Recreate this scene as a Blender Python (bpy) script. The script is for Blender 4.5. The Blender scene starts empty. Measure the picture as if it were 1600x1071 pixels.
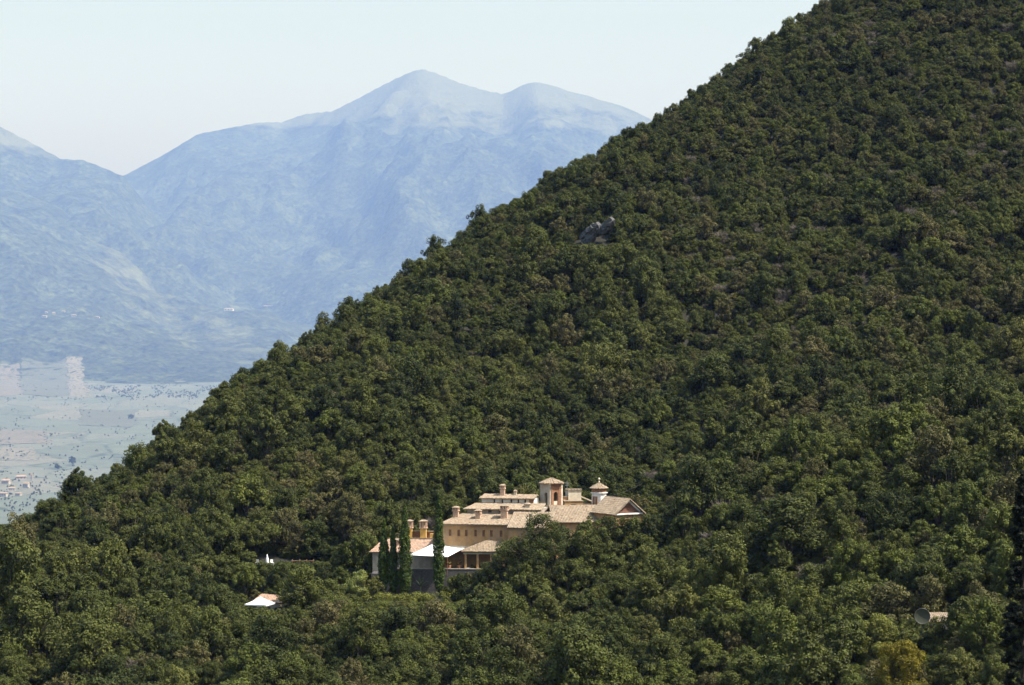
import bpy, math, random
import numpy as np
from mathutils import Vector, Matrix, noise
from mathutils.bvhtree import BVHTree
from mathutils.geometry import tessellate_polygon

R = math.radians
S = bpy.context.scene
C = S.collection
rng = np.random.default_rng(7)
random.seed(7)

# ------------------------------------------------------------------ camera, sky, sun, exposure
cam_d = bpy.data.cameras.new("camera")
cam = bpy.data.objects.new("camera", cam_d)
C.objects.link(cam)
cam.location = (0, 0, 0)
cam.rotation_euler = (R(90), 0, 0)
cam_d.sensor_width = 36.0
cam_d.lens = 36.0 * 3500 / 1600
cam_d.clip_start = 0.5
cam_d.clip_end = 200000
S.camera = cam

SUN_EL, SUN_AZ = 56.0, 109.0          # azimuth clockwise from +Y: from the right and behind the camera
sx = math.sin(R(SUN_AZ)) * math.cos(R(SUN_EL))
sy = math.cos(R(SUN_AZ)) * math.cos(R(SUN_EL))
sz = math.sin(R(SUN_EL))
W = bpy.data.worlds.new("World")
S.world = W
W.use_nodes = True
nt = W.node_tree
sky = nt.nodes.new("ShaderNodeTexSky")
sky.sky_type = 'NISHITA'
sky.sun_disc = False
sky.sun_elevation = R(SUN_EL)
sky.sun_rotation = R(SUN_AZ)
sky.altitude = 400
sky.air_density = 2.1
sky.dust_density = 5.5
sky.ozone_density = 2.7
bg = nt.nodes["Background"]
bg.inputs[1].default_value = 0.135
nt.links.new(sky.outputs[0], bg.inputs[0])
sun_d = bpy.data.lights.new("sun", 'SUN')
sun_d.energy = 5.0
sun_d.angle = R(0.5)
sun_d.color = (1.0, 0.96, 0.98)
sun = bpy.data.objects.new("sun", sun_d)
C.objects.link(sun)
sun.rotation_euler = Vector((sx, sy, sz)).to_track_quat('Z', 'Y').to_euler()
S.view_settings.view_transform = 'Standard'
S.view_settings.look = 'None'
S.view_settings.exposure = 0.7
S.view_settings.gamma = 1.0
cy = S.cycles
cy.max_bounces = 5
cy.diffuse_bounces = 2
cy.glossy_bounces = 2
cy.transmission_bounces = 3
cy.volume_bounces = 0
cy.transparent_max_bounces = 4
cy.use_denoising = True
cy.caustics_reflective = False
cy.caustics_refractive = False

F = 3500.0
def P(px, py, Y):
    return Vector(((px - 800) / F * Y, Y, (535.5 - py) / F * Y))
def proj(x, y, z):
    return 800 + x / y * F, 535.5 - z / y * F

# ------------------------------------------------------------------ small helpers
def tag(o, label=None, cat=None, group=None, kind=None):
    if label: o["label"] = label
    if cat: o["category"] = cat
    if group: o["group"] = group
    if kind: o["kind"] = kind
    return o

def thing(name, label, cat, loc, group=None):
    o = bpy.data.objects.new(name, None)
    o.empty_display_size = 0.3
    C.objects.link(o)
    o.location = loc
    return tag(o, label, cat, group)

def base_of(o):
    v = Vector((0, 0, 0))
    while o is not None:
        v += Vector(o.location)
        o = o.parent
    return v

class MB:
    """collects faces in world coordinates; build() links them as one mesh object"""
    def __init__(s): s.v, s.f = [], []
    def add(s, vs, fs):
        n = len(s.v)
        s.v += [tuple(p) for p in vs]
        s.f += [tuple(i + n for i in f) for f in fs]
        return s
    def hexa(s, p):
        return s.add(p, [(3, 2, 1, 0), (4, 5, 6, 7), (0, 1, 5, 4), (1, 2, 6, 5), (2, 3, 7, 6), (3, 0, 4, 7)])
    def box(s, fr, u0, u1, v0, v1, w0, w1):
        return s.hexa([fr(u0, v0, w0), fr(u1, v0, w0), fr(u1, v1, w0), fr(u0, v1, w0),
                       fr(u0, v0, w1), fr(u1, v0, w1), fr(u1, v1, w1), fr(u0, v1, w1)])
    def prism(s, fr, pts, w0, w1):
        n = len(pts)
        vs = [fr(u, v, w0) for u, v in pts] + [fr(u, v, w1) for u, v in pts]
        return s.add(vs, [tuple(range(n))[::-1], tuple(range(n, 2 * n))] + [(i, (i + 1) % n, n + (i + 1) % n, n + i) for i in range(n)])
    def tube(s, pts, r0, r1=None, n=7):
        r1 = r0 if r1 is None else r1
        m = len(pts); vs = []; fs = []
        for i, p in enumerate(pts):
            p = Vector(p)
            a = Vector(pts[max(0, i - 1)]); b = Vector(pts[min(m - 1, i + 1)])
            d = (b - a).normalized()
            x = d.orthogonal().normalized(); y = d.cross(x)
            r = r0 + (r1 - r0) * i / max(1, m - 1)
            vs += [p + x * r * math.cos(6.2832 * k / n) + y * r * math.sin(6.2832 * k / n) for k in range(n)]
        for i in range(m - 1):
            for k in range(n):
                fs.append((i * n + k, i * n + (k + 1) % n, (i + 1) * n + (k + 1) % n, (i + 1) * n + k))
        fs.append(tuple(range(n))[::-1]); fs.append(tuple(range((m - 1) * n, m * n)))
        return s.add(vs, fs)
    def lathe(s, c, prof, n=16, ph=0.0):
        vs = []; fs = []; c = Vector(c)
        for r, z in prof:
            vs += [c + Vector((r * math.cos(ph + 6.28319 * k / n), r * math.sin(ph + 6.28319 * k / n), z)) for k in range(n)]
        m = len(prof)
        for i in range(m - 1):
            for k in range(n):
                fs.append((i * n + k, i * n + (k + 1) % n, (i + 1) * n + (k + 1) % n, (i + 1) * n + k))
        fs.append(tuple(range(n))[::-1]); fs.append(tuple(range((m - 1) * n, m * n)))
        return s.add(vs, fs)
    def tiles(s, eL, eR, tR, tL, pitch=0.24, amp=0.085, course=0.42, thick=0.1, seed=0):
        """clay pan-tile roof plane: rounded ridges running from eave to top, stepped courses, small settling"""
        eL, eR, tR, tL = Vector(eL), Vector(eR), Vector(tR), Vector(tL)
        nrm = (eR - eL).cross(tL - eL).normalized() if (tL - eL).length > 1e-4 else (eR - eL).cross(tR - eL).normalized()
        if nrm.z < 0: nrm = -nrm
        wid = max((eR - eL).length, (tR - tL).length)
        L = max((tL - eL).length, (tR - eR).length)
        nu = max(4, int(wid / pitch) * 4); nv = max(2, int(L / course)) * 2
        rn = random.Random(seed)
        jit = [rn.uniform(-0.03, 0.03) for _ in range(nu // 4 + 2)]
        # tile columns stay parallel to the slope: columns outside the (hipped) outline are cut by scaling rows
        U = (eR - eL).normalized()
        vs = []; fs = []
        for j in range(nv + 1):
            k = j // 2; t = min(1.0, (k + (1 if j % 2 else 0)) * 2.0 / nv) if j else 0.0
            t = j / nv
            a = eL.lerp(tL, t); b = eR.lerp(tR, t)
            step = 0.03 * (1 - (j % 2))
            for i in range(nu + 1):
                f = i / nu
                p = a.lerp(b, f)
                along = (p - eL).dot(U)
                ph = along / pitch
                h = amp * abs(math.sin(math.pi * ph)) + step + jit[int(f * (len(jit) - 1))] + 0.03 * noise.noise(p * 0.9)
                vs.append(p + nrm * h)
        n1 = len(vs)
        vs += [p - nrm * thick for p in (eL, eR, tR, tL)]
        w = nu + 1
        for j in range(nv):
            for i in range(nu):
                fs.append((j * w + i, j * w + i + 1, (j + 1) * w + i + 1, (j + 1) * w + i))
        e0, e1, t1, t0 = n1, n1 + 1, n1 + 2, n1 + 3
        fs.append((e0, t0, t1, e1))
        fs.append(tuple([e0, e1] + list(range(nu, -1, -1))))
        fs.append(tuple([t1, t0] + [nv * w + i for i in range(nu + 1)]))
        fs.append(tuple([t0, e0] + [j * w for j in range(nv + 1)]))
        fs.append(tuple([e1, t1] + [j * w + nu for j in range(nv, -1, -1)]))
        return s.add(vs, fs)
    def wall(s, pt, outer, holes, thick):
        """flat wall with openings: pt(s, h, d) maps to the world, d = depth into the wall"""
        loops = [outer] + holes
        flat = [p for l in loops for p in l]
        tris = tessellate_polygon([[Vector((a, b, 0)) for a, b in l] for l in loops])
        n = len(flat)
        vs = [pt(a, b, 0) for a, b in flat] + [pt(a, b, thick) for a, b in flat]
        fs = [tuple(t) for t in tris] + [tuple(n + i for i in t[::-1]) for t in tris]
        k = 0
        for l in loops:
            m = len(l)
            fs += [(k + i, k + (i + 1) % m, n + k + (i + 1) % m, n + k + i) for i in range(m)]
            k += m
        return s.add(vs, fs)
    def build(s, name, mat, parent=None, smooth=False, fix=True):
        o0 = base_of(parent) if parent is not None else Vector((0, 0, 0))
        me = bpy.data.meshes.new(name)
        me.from_pydata([tuple(Vector(p) - o0) for p in s.v], [], s.f)
        me.validate()
        if fix:
            import bmesh
            bm = bmesh.new(); bm.from_mesh(me)
            bmesh.ops.recalc_face_normals(bm, faces=bm.faces)
            bm.to_mesh(me); bm.free()
        me.materials.append(mat)
        if smooth:
            me.polygons.foreach_set("use_smooth", [True] * len(me.polygons))
        o = bpy.data.objects.new(name, me)
        C.objects.link(o)
        if parent is not None: o.parent = parent
        return o

def frame(o, a):
    """local frame: u along the front (right end nearer for a > 0), v back, w up"""
    o = Vector(o); c, sn = math.cos(R(a)), math.sin(R(a))
    U = Vector((c, -sn, 0)); V = Vector((sn, c, 0))
    return lambda u, v, w: o + U * u + V * v + Vector((0, 0, w))

def arch(c, w, b, t, n=8):
    r = w / 2
    return [(c - r, b), (c + r, b)] + [(c + r * math.cos(math.pi * i / n), t - r + r * math.sin(math.pi * i / n)) for i in range(n + 1)]
def rect(a0, a1, b0, b1): return [(a0, b0), (a1, b0), (a1, b1), (a0, b1)]

# ------------------------------------------------------------------ materials
def new_mat(name):
    m = bpy.data.materials.new(name); m.use_nodes = True
    return m, m.node_tree, m.node_tree.nodes["Principled BSDF"]
def N(nt, t, **k):
    n = nt.nodes.new(t)
    for a, b in k.items(): setattr(n, a, b)
    return n
def ramp(nt, fac, stops, interp='LINEAR'):
    r = N(nt, "ShaderNodeValToRGB"); r.color_ramp.interpolation = interp
    el = r.color_ramp.elements
    while len(el) < len(stops): el.new(0.5)
    for e, (p, c) in zip(el, stops):
        e.position = p; e.color = (*c, 1) if len(c) == 3 else c
    nt.links.new(fac, r.inputs[0])
    return r.outputs[0]
def noise_tex(nt, vec, scale, detail=4, rough=0.6):
    n = N(nt, "ShaderNodeTexNoise"); n.inputs["Scale"].default_value = scale
    n.inputs["Detail"].default_value = detail; n.inputs["Roughness"].default_value = rough
    nt.links.new(vec, n.inputs["Vector"])
    return n.outputs["Fac"]
def mix(nt, fac, a, b, mode='MIX'):
    m = N(nt, "ShaderNodeMix", data_type='RGBA', blend_type=mode)
    for idx, val in ((0, fac), (6, a), (7, b)):
        if isinstance(val, (float, int)): m.inputs[idx].default_value = val
        elif isinstance(val, tuple): m.inputs[idx].default_value = (*val, 1)
        else: nt.links.new(val, m.inputs[idx])
    return m.outputs[2]
def pos(nt): return N(nt, "ShaderNodeNewGeometry").outputs["Position"]
def scaled(nt, vec, sc):
    m = N(nt, "ShaderNodeMapping"); m.inputs["Scale"].default_value = sc
    nt.links.new(vec, m.inputs["Vector"]); return m.outputs[0]
def bump(nt, bsdf, h, strength, dist):
    b = N(nt, "ShaderNodeBump"); b.inputs["Strength"].default_value = strength; b.inputs["Distance"].default_value = dist
    nt.links.new(h, b.inputs["Height"]); nt.links.new(b.outputs[0], bsdf.inputs["Normal"])

def plain(name, col, rough=0.8, var=0.25, scale=3.0):
    m, nt, b = new_mat(name)
    f = noise_tex(nt, pos(nt), scale)
    lo = tuple(c * (1 - var) for c in col); hi = tuple(min(1, c * (1 + var)) for c in col)
    nt.links.new(ramp(nt, f, [(0.3, lo), (0.7, hi)]), b.inputs["Base Color"])
    b.inputs["Roughness"].default_value = rough
    return m

def plaster(name, col, stain, streak=0.5):
    m, nt, b = new_mat(name)
    p = pos(nt)
    a = noise_tex(nt, p, 1.3)
    s2 = noise_tex(nt, scaled(nt, p, (2.2, 2.2, 0.25)), 1.0, 5)
    c1 = ramp(nt, a, [(0.3, tuple(c * 0.75 for c in col)), (0.7, tuple(min(1, c * 1.15) for c in col))])
    fac = ramp(nt, s2, [(0.42, (0, 0, 0)), (0.68, (streak,) * 3)])
    nt.links.new(mix(nt, fac, c1, stain), b.inputs["Base Color"])
    b.inputs["Roughness"].default_value = 0.9
    bump(nt, b, noise_tex(nt, p, 9.0), 0.5, 0.04)
    return m

def tile_mat(name, c0, c1, c2):
    m, nt, b = new_mat(name)
    p = pos(nt)
    v = N(nt, "ShaderNodeTexVoronoi"); v.inputs["Scale"].default_value = 3.2
    nt.links.new(p, v.inputs["Vector"])
    sep = N(nt, "ShaderNodeSeparateColor"); nt.links.new(v.outputs["Color"], sep.inputs[0])
    base = ramp(nt, sep.outputs[0], [(0.0, c0), (0.45, c1), (0.8, c2), (1.0, tuple(c * 0.55 for c in c1))])
    lich = ramp(nt, noise_tex(nt, p, 0.9, 6), [(0.45, (0, 0, 0)), (0.7, (0.6,) * 3)])
    nt.links.new(mix(nt, lich, base, (0.2, 0.17, 0.125)), b.inputs["Base Color"])
    b.inputs["Roughness"].default_value = 0.9
    return m

def brick_mat(name, c0, c1):
    m, nt, b = new_mat(name)
    p = pos(nt)
    v = N(nt, "ShaderNodeTexVoronoi"); v.inputs["Scale"].default_value = 5.0
    nt.links.new(scaled(nt, p, (1, 1, 2.2)), v.inputs["Vector"])
    sep = N(nt, "ShaderNodeSeparateColor"); nt.links.new(v.outputs["Color"], sep.inputs[0])
    nt.links.new(ramp(nt, sep.outputs[1], [(0, c0), (1, c1)]), b.inputs["Base Color"])
    b.inputs["Roughness"].default_value = 0.9
    bump(nt, b, v.outputs["Distance"], 0.4, 0.03)
    return m

def foliage_mat(name, stops, tone=0.48, trans=0.13):
    """leaf colour: differs from tree to tree and, a little, from clump to clump"""
    m, nt, b = new_mat(name)
    oi = N(nt, "ShaderNodeObjectInfo")
    # colour drifts over the slope as well as from tree to tree
    pf = ramp(nt, noise_tex(nt, oi.outputs["Location"], 1 / 24, 3, 0.6), [(0.3, (0, 0, 0)), (0.7, (1, 1, 1))])
    mx = N(nt, "ShaderNodeMix", data_type='FLOAT'); mx.inputs[0].default_value = 0.5
    nt.links.new(oi.outputs["Random"], mx.inputs[2]); nt.links.new(pf, mx.inputs[3])
    base = ramp(nt, mx.outputs[0], stops)
    at = N(nt, "ShaderNodeAttribute", attribute_name="tone")
    t = ramp(nt, at.outputs["Fac"], [(0.0, (1 - tone,) * 3), (1.0, (1 + tone, 1 + tone, 1 + tone * 0.4))])
    col = mix(nt, 1.0, base, t, 'MULTIPLY')
    nt.links.new(col, b.inputs["Base Color"])
    b.inputs["Roughness"].default_value = 0.62
    b.inputs["Specular IOR Level"].default_value = 0.12
    tr = N(nt, "ShaderNodeBsdfTranslucent")
    nt.links.new(mix(nt, 1.0, col, (1.1, 1.25, 0.6), 'MULTIPLY'), tr.inputs["Color"])
    ms = N(nt, "ShaderNodeMixShader"); ms.inputs[0].default_value = trans
    nt.links.new(b.outputs[0], ms.inputs[1]); nt.links.new(tr.outputs[0], ms.inputs[2])
    nt.links.new(ms.outputs[0], nt.nodes["Material Output"].inputs["Surface"])
    return m

M = {}
M['ochre'] = plaster('ochre_plaster', (0.43, 0.255, 0.108), (0.27, 0.2, 0.15), 0.75)
M['yellow'] = plaster('yellow_plaster', (0.66, 0.40, 0.10), (0.5, 0.3, 0.12), 0.35)
M['cream'] = plaster('cream_plaster', (0.62, 0.55, 0.42), (0.42, 0.36, 0.27), 0.5)
M['grey_wall'] = plaster('grey_plaster', (0.42, 0.37, 0.3), (0.27, 0.23, 0.19), 0.6)
M['white_wall'] = plaster('white_plaster', (0.8, 0.78, 0.74), (0.6, 0.56, 0.5), 0.25)
M['brick'] = brick_mat('brick', (0.2, 0.095, 0.055), (0.33, 0.18, 0.1))
M['palebrick'] = brick_mat('pale_brick', (0.42, 0.24, 0.15), (0.6, 0.44, 0.32))
M['stone'] = brick_mat('stone', (0.05, 0.048, 0.047), (0.11, 0.1, 0.095))  # colour lowered to stand for the shade on the terrace wall
M['tile'] = tile_mat('clay_tiles', (0.295, 0.228, 0.155), (0.225, 0.163, 0.105), (0.34, 0.275, 0.195))
M['tile_red'] = tile_mat('red_clay_tiles', (0.36, 0.23, 0.16), (0.29, 0.18, 0.12), (0.4, 0.29, 0.21))
M['cloth'] = plain('white_canvas', (0.82, 0.82, 0.8), 0.7, 0.03)
M['white_metal'] = plain('white_paint', (0.75, 0.75, 0.73), 0.5, 0.05)
M['dark'] = plain('dark_opening', (0.03, 0.028, 0.026), 0.4, 0.2)
M['wood'] = plain('brown_wood', (0.2, 0.1, 0.05), 0.7, 0.35)
M['tan_wood'] = plain('tan_wood', (0.42, 0.24, 0.1), 0.7, 0.3)
M['metal'] = plain('grey_metal', (0.3, 0.31, 0.3), 0.4, 0.15)
M['bark'] = plain('bark', (0.045, 0.037, 0.028), 0.95, 0.35, 6)
M['grey_bark'] = plain('grey_twigs', (0.13, 0.11, 0.09), 0.95, 0.3, 4)
M['terracotta'] = plain('terracotta', (0.42, 0.19, 0.1), 0.8, 0.2)
M['flower'] = plain('red_flowers', (0.42, 0.06, 0.05), 0.7, 0.4, 12)
M['rock'] = brick_mat('limestone', (0.05, 0.052, 0.055), (0.11, 0.108, 0.105))
M['far_wall'] = plain('weathered_farm_wall', (0.33, 0.31, 0.28), 0.9, 0.2, 1 / 6)
M['fence_wood'] = plain('weathered_fence_wood', (0.24, 0.145, 0.075), 0.8, 0.3)
M['cable'] = plain('cable_grey', (0.05, 0.05, 0.05), 0.6, 0.1)

M['oak'] = foliage_mat('oak_leaves', [(0.08, (0.025, 0.034, 0.010)), (0.3, (0.042, 0.052, 0.0145)), (0.5, (0.058, 0.068, 0.018)),
                                     (0.7, (0.076, 0.085, 0.023)), (0.84, (0.092, 0.092, 0.029)), (0.95, (0.09, 0.108, 0.025))])
M['fresh'] = foliage_mat('fresh_leaves', [(0.0, (0.056, 0.07, 0.017)), (0.6, (0.078, 0.092, 0.021)), (1.0, (0.104, 0.112, 0.028))])
M['grey_leaf'] = foliage_mat('grey_green_leaves', [(0.0, (0.065, 0.066, 0.026)), (0.6, (0.086, 0.08, 0.034)), (1.0, (0.1, 0.085, 0.042))])
M['cypress'] = foliage_mat('cypress_needles', [(0.0, (0.052, 0.076, 0.016)), (1.0, (0.062, 0.09, 0.019))], 0.35)
M['light_bush'] = foliage_mat('pale_green_leaves', [(0.0, (0.2, 0.22, 0.075)), (1.0, (0.23, 0.25, 0.085))], 0.3, 0.3)
M['yellow_leaf'] = foliage_mat('yellowing_leaves', [(0.0, (0.15, 0.13, 0.02)), (1.0, (0.17, 0.14, 0.022))], 0.5, 0.3)
M['lime_leaf'] = foliage_mat('lime_leaves', [(0.0, (0.125, 0.135, 0.035)), (1.0, (0.15, 0.155, 0.042))], 0.4, 0.3)
M['pine'] = foliage_mat('shaded_pine_needles', [(0.0, (0.011, 0.014, 0.007)), (1.0, (0.015, 0.018, 0.008))], 0.4, 0.05)  # needle colour darkened as if the tree stood in shade

def ground_mat():
    m, nt, b = new_mat('forest_floor')
    p = pos(nt)
    c = ramp(nt, noise_tex(nt, p, 0.5), [(0.35, (0.012, 0.013, 0.007)), (0.6, (0.02, 0.02, 0.011)), (0.75, (0.032, 0.027, 0.018))])
    nt.links.new(c, b.inputs["Base Color"]); b.inputs["Roughness"].default_value = 1
    bump(nt, b, noise_tex(nt, p, 1.5), 0.8, 0.3)
    return m
M['ground'] = ground_mat()

def mountain_mat(name, forest, grass):
    m, nt, b = new_mat(name)
    p = pos(nt)
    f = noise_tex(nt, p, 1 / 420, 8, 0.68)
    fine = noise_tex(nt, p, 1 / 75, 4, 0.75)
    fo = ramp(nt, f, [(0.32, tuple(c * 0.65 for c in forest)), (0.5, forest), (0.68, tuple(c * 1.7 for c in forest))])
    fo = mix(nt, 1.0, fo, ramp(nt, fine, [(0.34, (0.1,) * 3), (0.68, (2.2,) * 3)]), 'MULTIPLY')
    at = N(nt, "ShaderNodeAttribute", attribute_name="grass")
    gr = ramp(nt, fine, [(0.3, tuple(c * 0.8 for c in grass)), (0.7, tuple(c * 1.12 for c in grass))])
    add = N(nt, "ShaderNodeMath", operation='ADD'); nt.links.new(at.outputs["Fac"], add.inputs[0])
    sc = N(nt, "ShaderNodeMath", operation='MULTIPLY_ADD'); nt.links.new(f, sc.inputs[0]); sc.inputs[1].default_value = 2.2; sc.inputs[2].default_value = -1.1
    nt.links.new(sc.outputs[0], add.inputs[1])
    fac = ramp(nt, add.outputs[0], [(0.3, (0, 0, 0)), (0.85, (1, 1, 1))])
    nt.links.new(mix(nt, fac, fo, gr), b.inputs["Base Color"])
    b.inputs["Roughness"].default_value = 1
    b.inputs["Specular IOR Level"].default_value = 0.0
    bump(nt, b, noise_tex(nt, p, 1 / 70, 4), 1.0, 30)
    return m
M['mount'] = mountain_mat('mountain_cover', (0.035, 0.045, 0.026), (0.115, 0.126, 0.076))

def valley_mat():
    m, nt, b = new_mat('valley_fields')
    p = pos(nt)
    v = N(nt, "ShaderNodeTexVoronoi"); v.inputs["Scale"].default_value = 1 / 420
    nt.links.new(scaled(nt, p, (1, 0.45, 0)), v.inputs["Vector"])
    sep = N(nt, "ShaderNodeSeparateColor"); nt.links.new(v.outputs["Color"], sep.inputs[0])
    c = ramp(nt, sep.outputs[0], [(0.0, (0.08, 0.096, 0.07)), (0.3, (0.102, 0.113, 0.086)), (0.55, (0.085, 0.103, 0.074)), (0.8, (0.118, 0.12, 0.092)), (1.0, (0.07, 0.092, 0.066))], 'CONSTANT')
    f = noise_tex(nt, p, 1 / 90, 6)
    c = mix(nt, 1.0, c, ramp(nt, f, [(0.3, (0.8,) * 3), (0.7, (1.2,) * 3)]), 'MULTIPLY')
    e = N(nt, "ShaderNodeTexVoronoi", feature='DISTANCE_TO_EDGE'); e.inputs["Scale"].default_value = 1 / 420
    nt.links.new(scaled(nt, p, (1, 0.45, 0)), e.inputs["Vector"])
    ln = ramp(nt, e.outputs["Distance"], [(0.012, (1, 1, 1)), (0.035, (0, 0, 0))])
    br = ramp(nt, noise_tex(nt, p, 1 / 60, 4), [(0.46, (0, 0, 0)), (0.54, (1, 1, 1))])
    sc = ramp(nt, noise_tex(nt, scaled(nt, p, (1, .5, 1)), 1 / 34, 3, 0.7), [(0.6, (0, 0, 0)), (0.68, (.8, .8, .8))])
    c = mix(nt, mix(nt, 1.0, ln, br, 'MULTIPLY'), c, (0.03, 0.045, 0.028))
    c = mix(nt, sc, c, (0.04, 0.055, 0.035))
    nt.links.new(c, b.inputs["Base Color"]); b.inputs["Roughness"].default_value = 1
    return m
M['valley'] = valley_mat()

def grove_mat(name, soil, dot, cell, rows=0):
    m, nt, b = new_mat(name)
    p = pos(nt)
    v = N(nt, "ShaderNodeTexVoronoi"); v.inputs["Scale"].default_value = 1 / cell
    v.inputs["Randomness"].default_value = 0.55
    nt.links.new(scaled(nt, p, (1, 0.4, 0)), v.inputs["Vector"])
    f = ramp(nt, v.outputs["Distance"], [(0.30, (1, 1, 1)), (0.42, (0, 0, 0))])
    s2 = ramp(nt, noise_tex(nt, p, 1 / 120, 5), [(0.3, tuple(c * 0.85 for c in soil)), (0.7, tuple(c * 1.12 for c in soil))])
    nt.links.new(mix(nt, f, s2, dot), b.inputs["Base Color"]); b.inputs["Roughness"].default_value = 1
    return m
M['grove'] = grove_mat('olive_grove', (0.14, 0.13, 0.1), (0.045, 0.058, 0.038), 34)
M['meadow'] = plain('mown_meadow', (0.072, 0.08, 0.056), 1, 0.15, 1 / 40)
M['rows'] = grove_mat('vineyard_rows', (0.12, 0.108, 0.084), (0.06, 0.07, 0.05), 30)
M['wood_far'] = plain('far_wood', (0.06, 0.075, 0.045), 1, 0.5, 1 / 25)

# ------------------------------------------------------------------ the near hill: thin-plate surface through surveyed points
ctrl = []
def cp(px, py, Y): ctrl.append(tuple(P(px, py, Y)))
def cw(x, y, z): ctrl.append((x, y, z))
crest = [(-260, 1000, 372), (0, 866, 398), (200, 758, 425), (400, 613, 462), (640, 458, 512), (900, 280, 562), (1280, 36, 632), (1600, -165, 690), (1950, -380, 750)]
for px, py, Y in crest:
    cp(px, py, Y)
    q = P(px, py, Y)
    cw(q.x - 28, q.y + 60, q.z - 34)
    cw(q.x - 70, q.y + 190, q.z - 140)
for a in [(800, 915, 352), (690, 928, 348), (600, 930, 347), (940, 890, 356), (880, 855, 366), (720, 860, 368), (600, 865, 366),
          (800, 745, 398), (800, 645, 432), (800, 540, 466), (800, 438, 500),
          (560, 760, 395), (560, 640, 430), (1050, 800, 372), (1050, 650, 420), (1050, 480, 470), (1050, 330, 520),
          (1200, 700, 398), (1200, 520, 455), (1200, 330, 515), (1200, 180, 565), (1400, 560, 425), (1400, 380, 480), (1400, 150, 560),
          (1640, 610, 400), (1640, 420, 460), (1640, 180, 540),
          (1200, 745, 350), (1400, 705, 338), (1640, 690, 328), (1400, 705, 372), (1640, 690, 368),
          (1200, 900, 310), (1400, 930, 295), (1640, 930, 275),
          (0, 1140, 292), (400, 1140, 284), (800, 1140, 276), (1200, 1125, 266), (1640, 1110, 246), (-250, 1150, 300),
          (0, 965, 340), (200, 920, 352), (400, 900, 357), (300, 815, 385), (410, 965, 338), (100, 850, 384),
          (600, 1010, 316), (900, 1000, 318)]:
    cp(*a)
for a in [(0, 180, -62), (-90, 200, -68), (90, 190, -48), (0, 110, -46), (-80, 100, -52), (90, 110, -34), (0, 0, -2.2), (60, 0, 2), (-70, 0, -12), (0, -120, 14),
          (-330, 480, -140), (-330, 300, -125), (-280, 100, -100), (420, 300, 30), (420, 520, 120), (420, 760, 210), (-330, 800, -280), (0, 950, -120), (300, 1000, 40)]:
    cw(*a)
cpt = np.array(ctrl); cxy = cpt[:, :2] / 100.0
def _phi(d): return np.where(d > 1e-9, d * d * np.log(np.maximum(d, 1e-9)), 0.0)
nC = len(cpt)
K = _phi(np.linalg.norm(cxy[:, None] - cxy[None], axis=2)) + np.eye(nC) * 0.004
Pm = np.hstack([np.ones((nC, 1)), cxy])
A = np.zeros((nC + 3, nC + 3)); A[:nC, :nC] = K; A[:nC, nC:] = Pm; A[nC:, :nC] = Pm.T
sol = np.linalg.solve(A, np.concatenate([cpt[:, 2], np.zeros(3)]))
HX0, HX1, HY0, HY1 = -480.0, 560.0, -420.0, 1200.0
def hill_z(x, y):
    x = np.atleast_1d(np.asarray(x, float)); y = np.atleast_1d(np.asarray(y, float))
    out = np.empty(len(x))
    for i in range(0, len(x), 4000):
        q = np.stack([x[i:i + 4000], y[i:i + 4000]], 1) / 100.0
        out[i:i + 4000] = _phi(np.linalg.norm(q[:, None] - cxy[None], axis=2)) @ sol[:nC] + sol[nC] + q @ sol[nC + 1:]
    und = np.array([noise.fractal(Vector((a / 46, b / 46, 2.5)), 1.0, 2.0, 3) for a, b in zip(x, y)])
    yc_ = np.interp(x, [P(*c).x for c in crest], [c[2] for c in crest])
    out = out + 4.2 * und * np.clip((y - 300) / 60, 0, 1) * (0.2 + 0.8 * np.clip(np.abs(yc_ - y) / 70, 0, 1)) * (1 - np.exp(-((x / 62) ** 2 + ((y - 352) / 34) ** 2) ** 1.5))
    e = np.minimum.reduce([x - HX0, HX1 - x, y - HY0, HY1 - y])
    t = np.clip(e / 160.0, 0, 1); t = t * t * (3 - 2 * t)
    return -520 + (np.clip(out, -520, 400) + 520) * t
def hz(x, y): return float(hill_z([x], [y])[0])

def grid_mesh(name, xs, ys, zfun, mat, attr=None, flat=False):
    X, Y = np.meshgrid(xs, ys)
    x, y = X.ravel(), Y.ravel()
    z = zfun(x, y)
    nx, ny = len(xs), len(ys)
    vs = np.stack([x, y, z], 1)
    i = (np.arange(ny - 1)[:, None] * nx + np.arange(nx - 1)[None]).ravel()
    fs = np.stack([i, i + 1, i + nx + 1, i + nx], 1)
    me = bpy.data.meshes.new(name)
    me.from_pydata(vs.tolist(), [], fs.tolist())
    me.polygons.foreach_set("use_smooth", [True] * len(me.polygons))
    if attr is not None:
        a = me.attributes.new("grass", 'FLOAT', 'POINT')
        a.data.foreach_set("value", attr(x, y, z).astype(np.float32))
    me.materials.append(mat)
    o = bpy.data.objects.new(name, me); C.objects.link(o)
    o["kind"] = "structure"
    return o, BVHTree.FromPolygons([tuple(v) for v in vs.tolist()], fs.tolist())

hill, hill_bvh = grid_mesh("hillside", np.arange(HX0, HX1 + 1, 6.5), np.arange(HY0, HY1 + 1, 7.5), hill_z, M['ground'])

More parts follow.
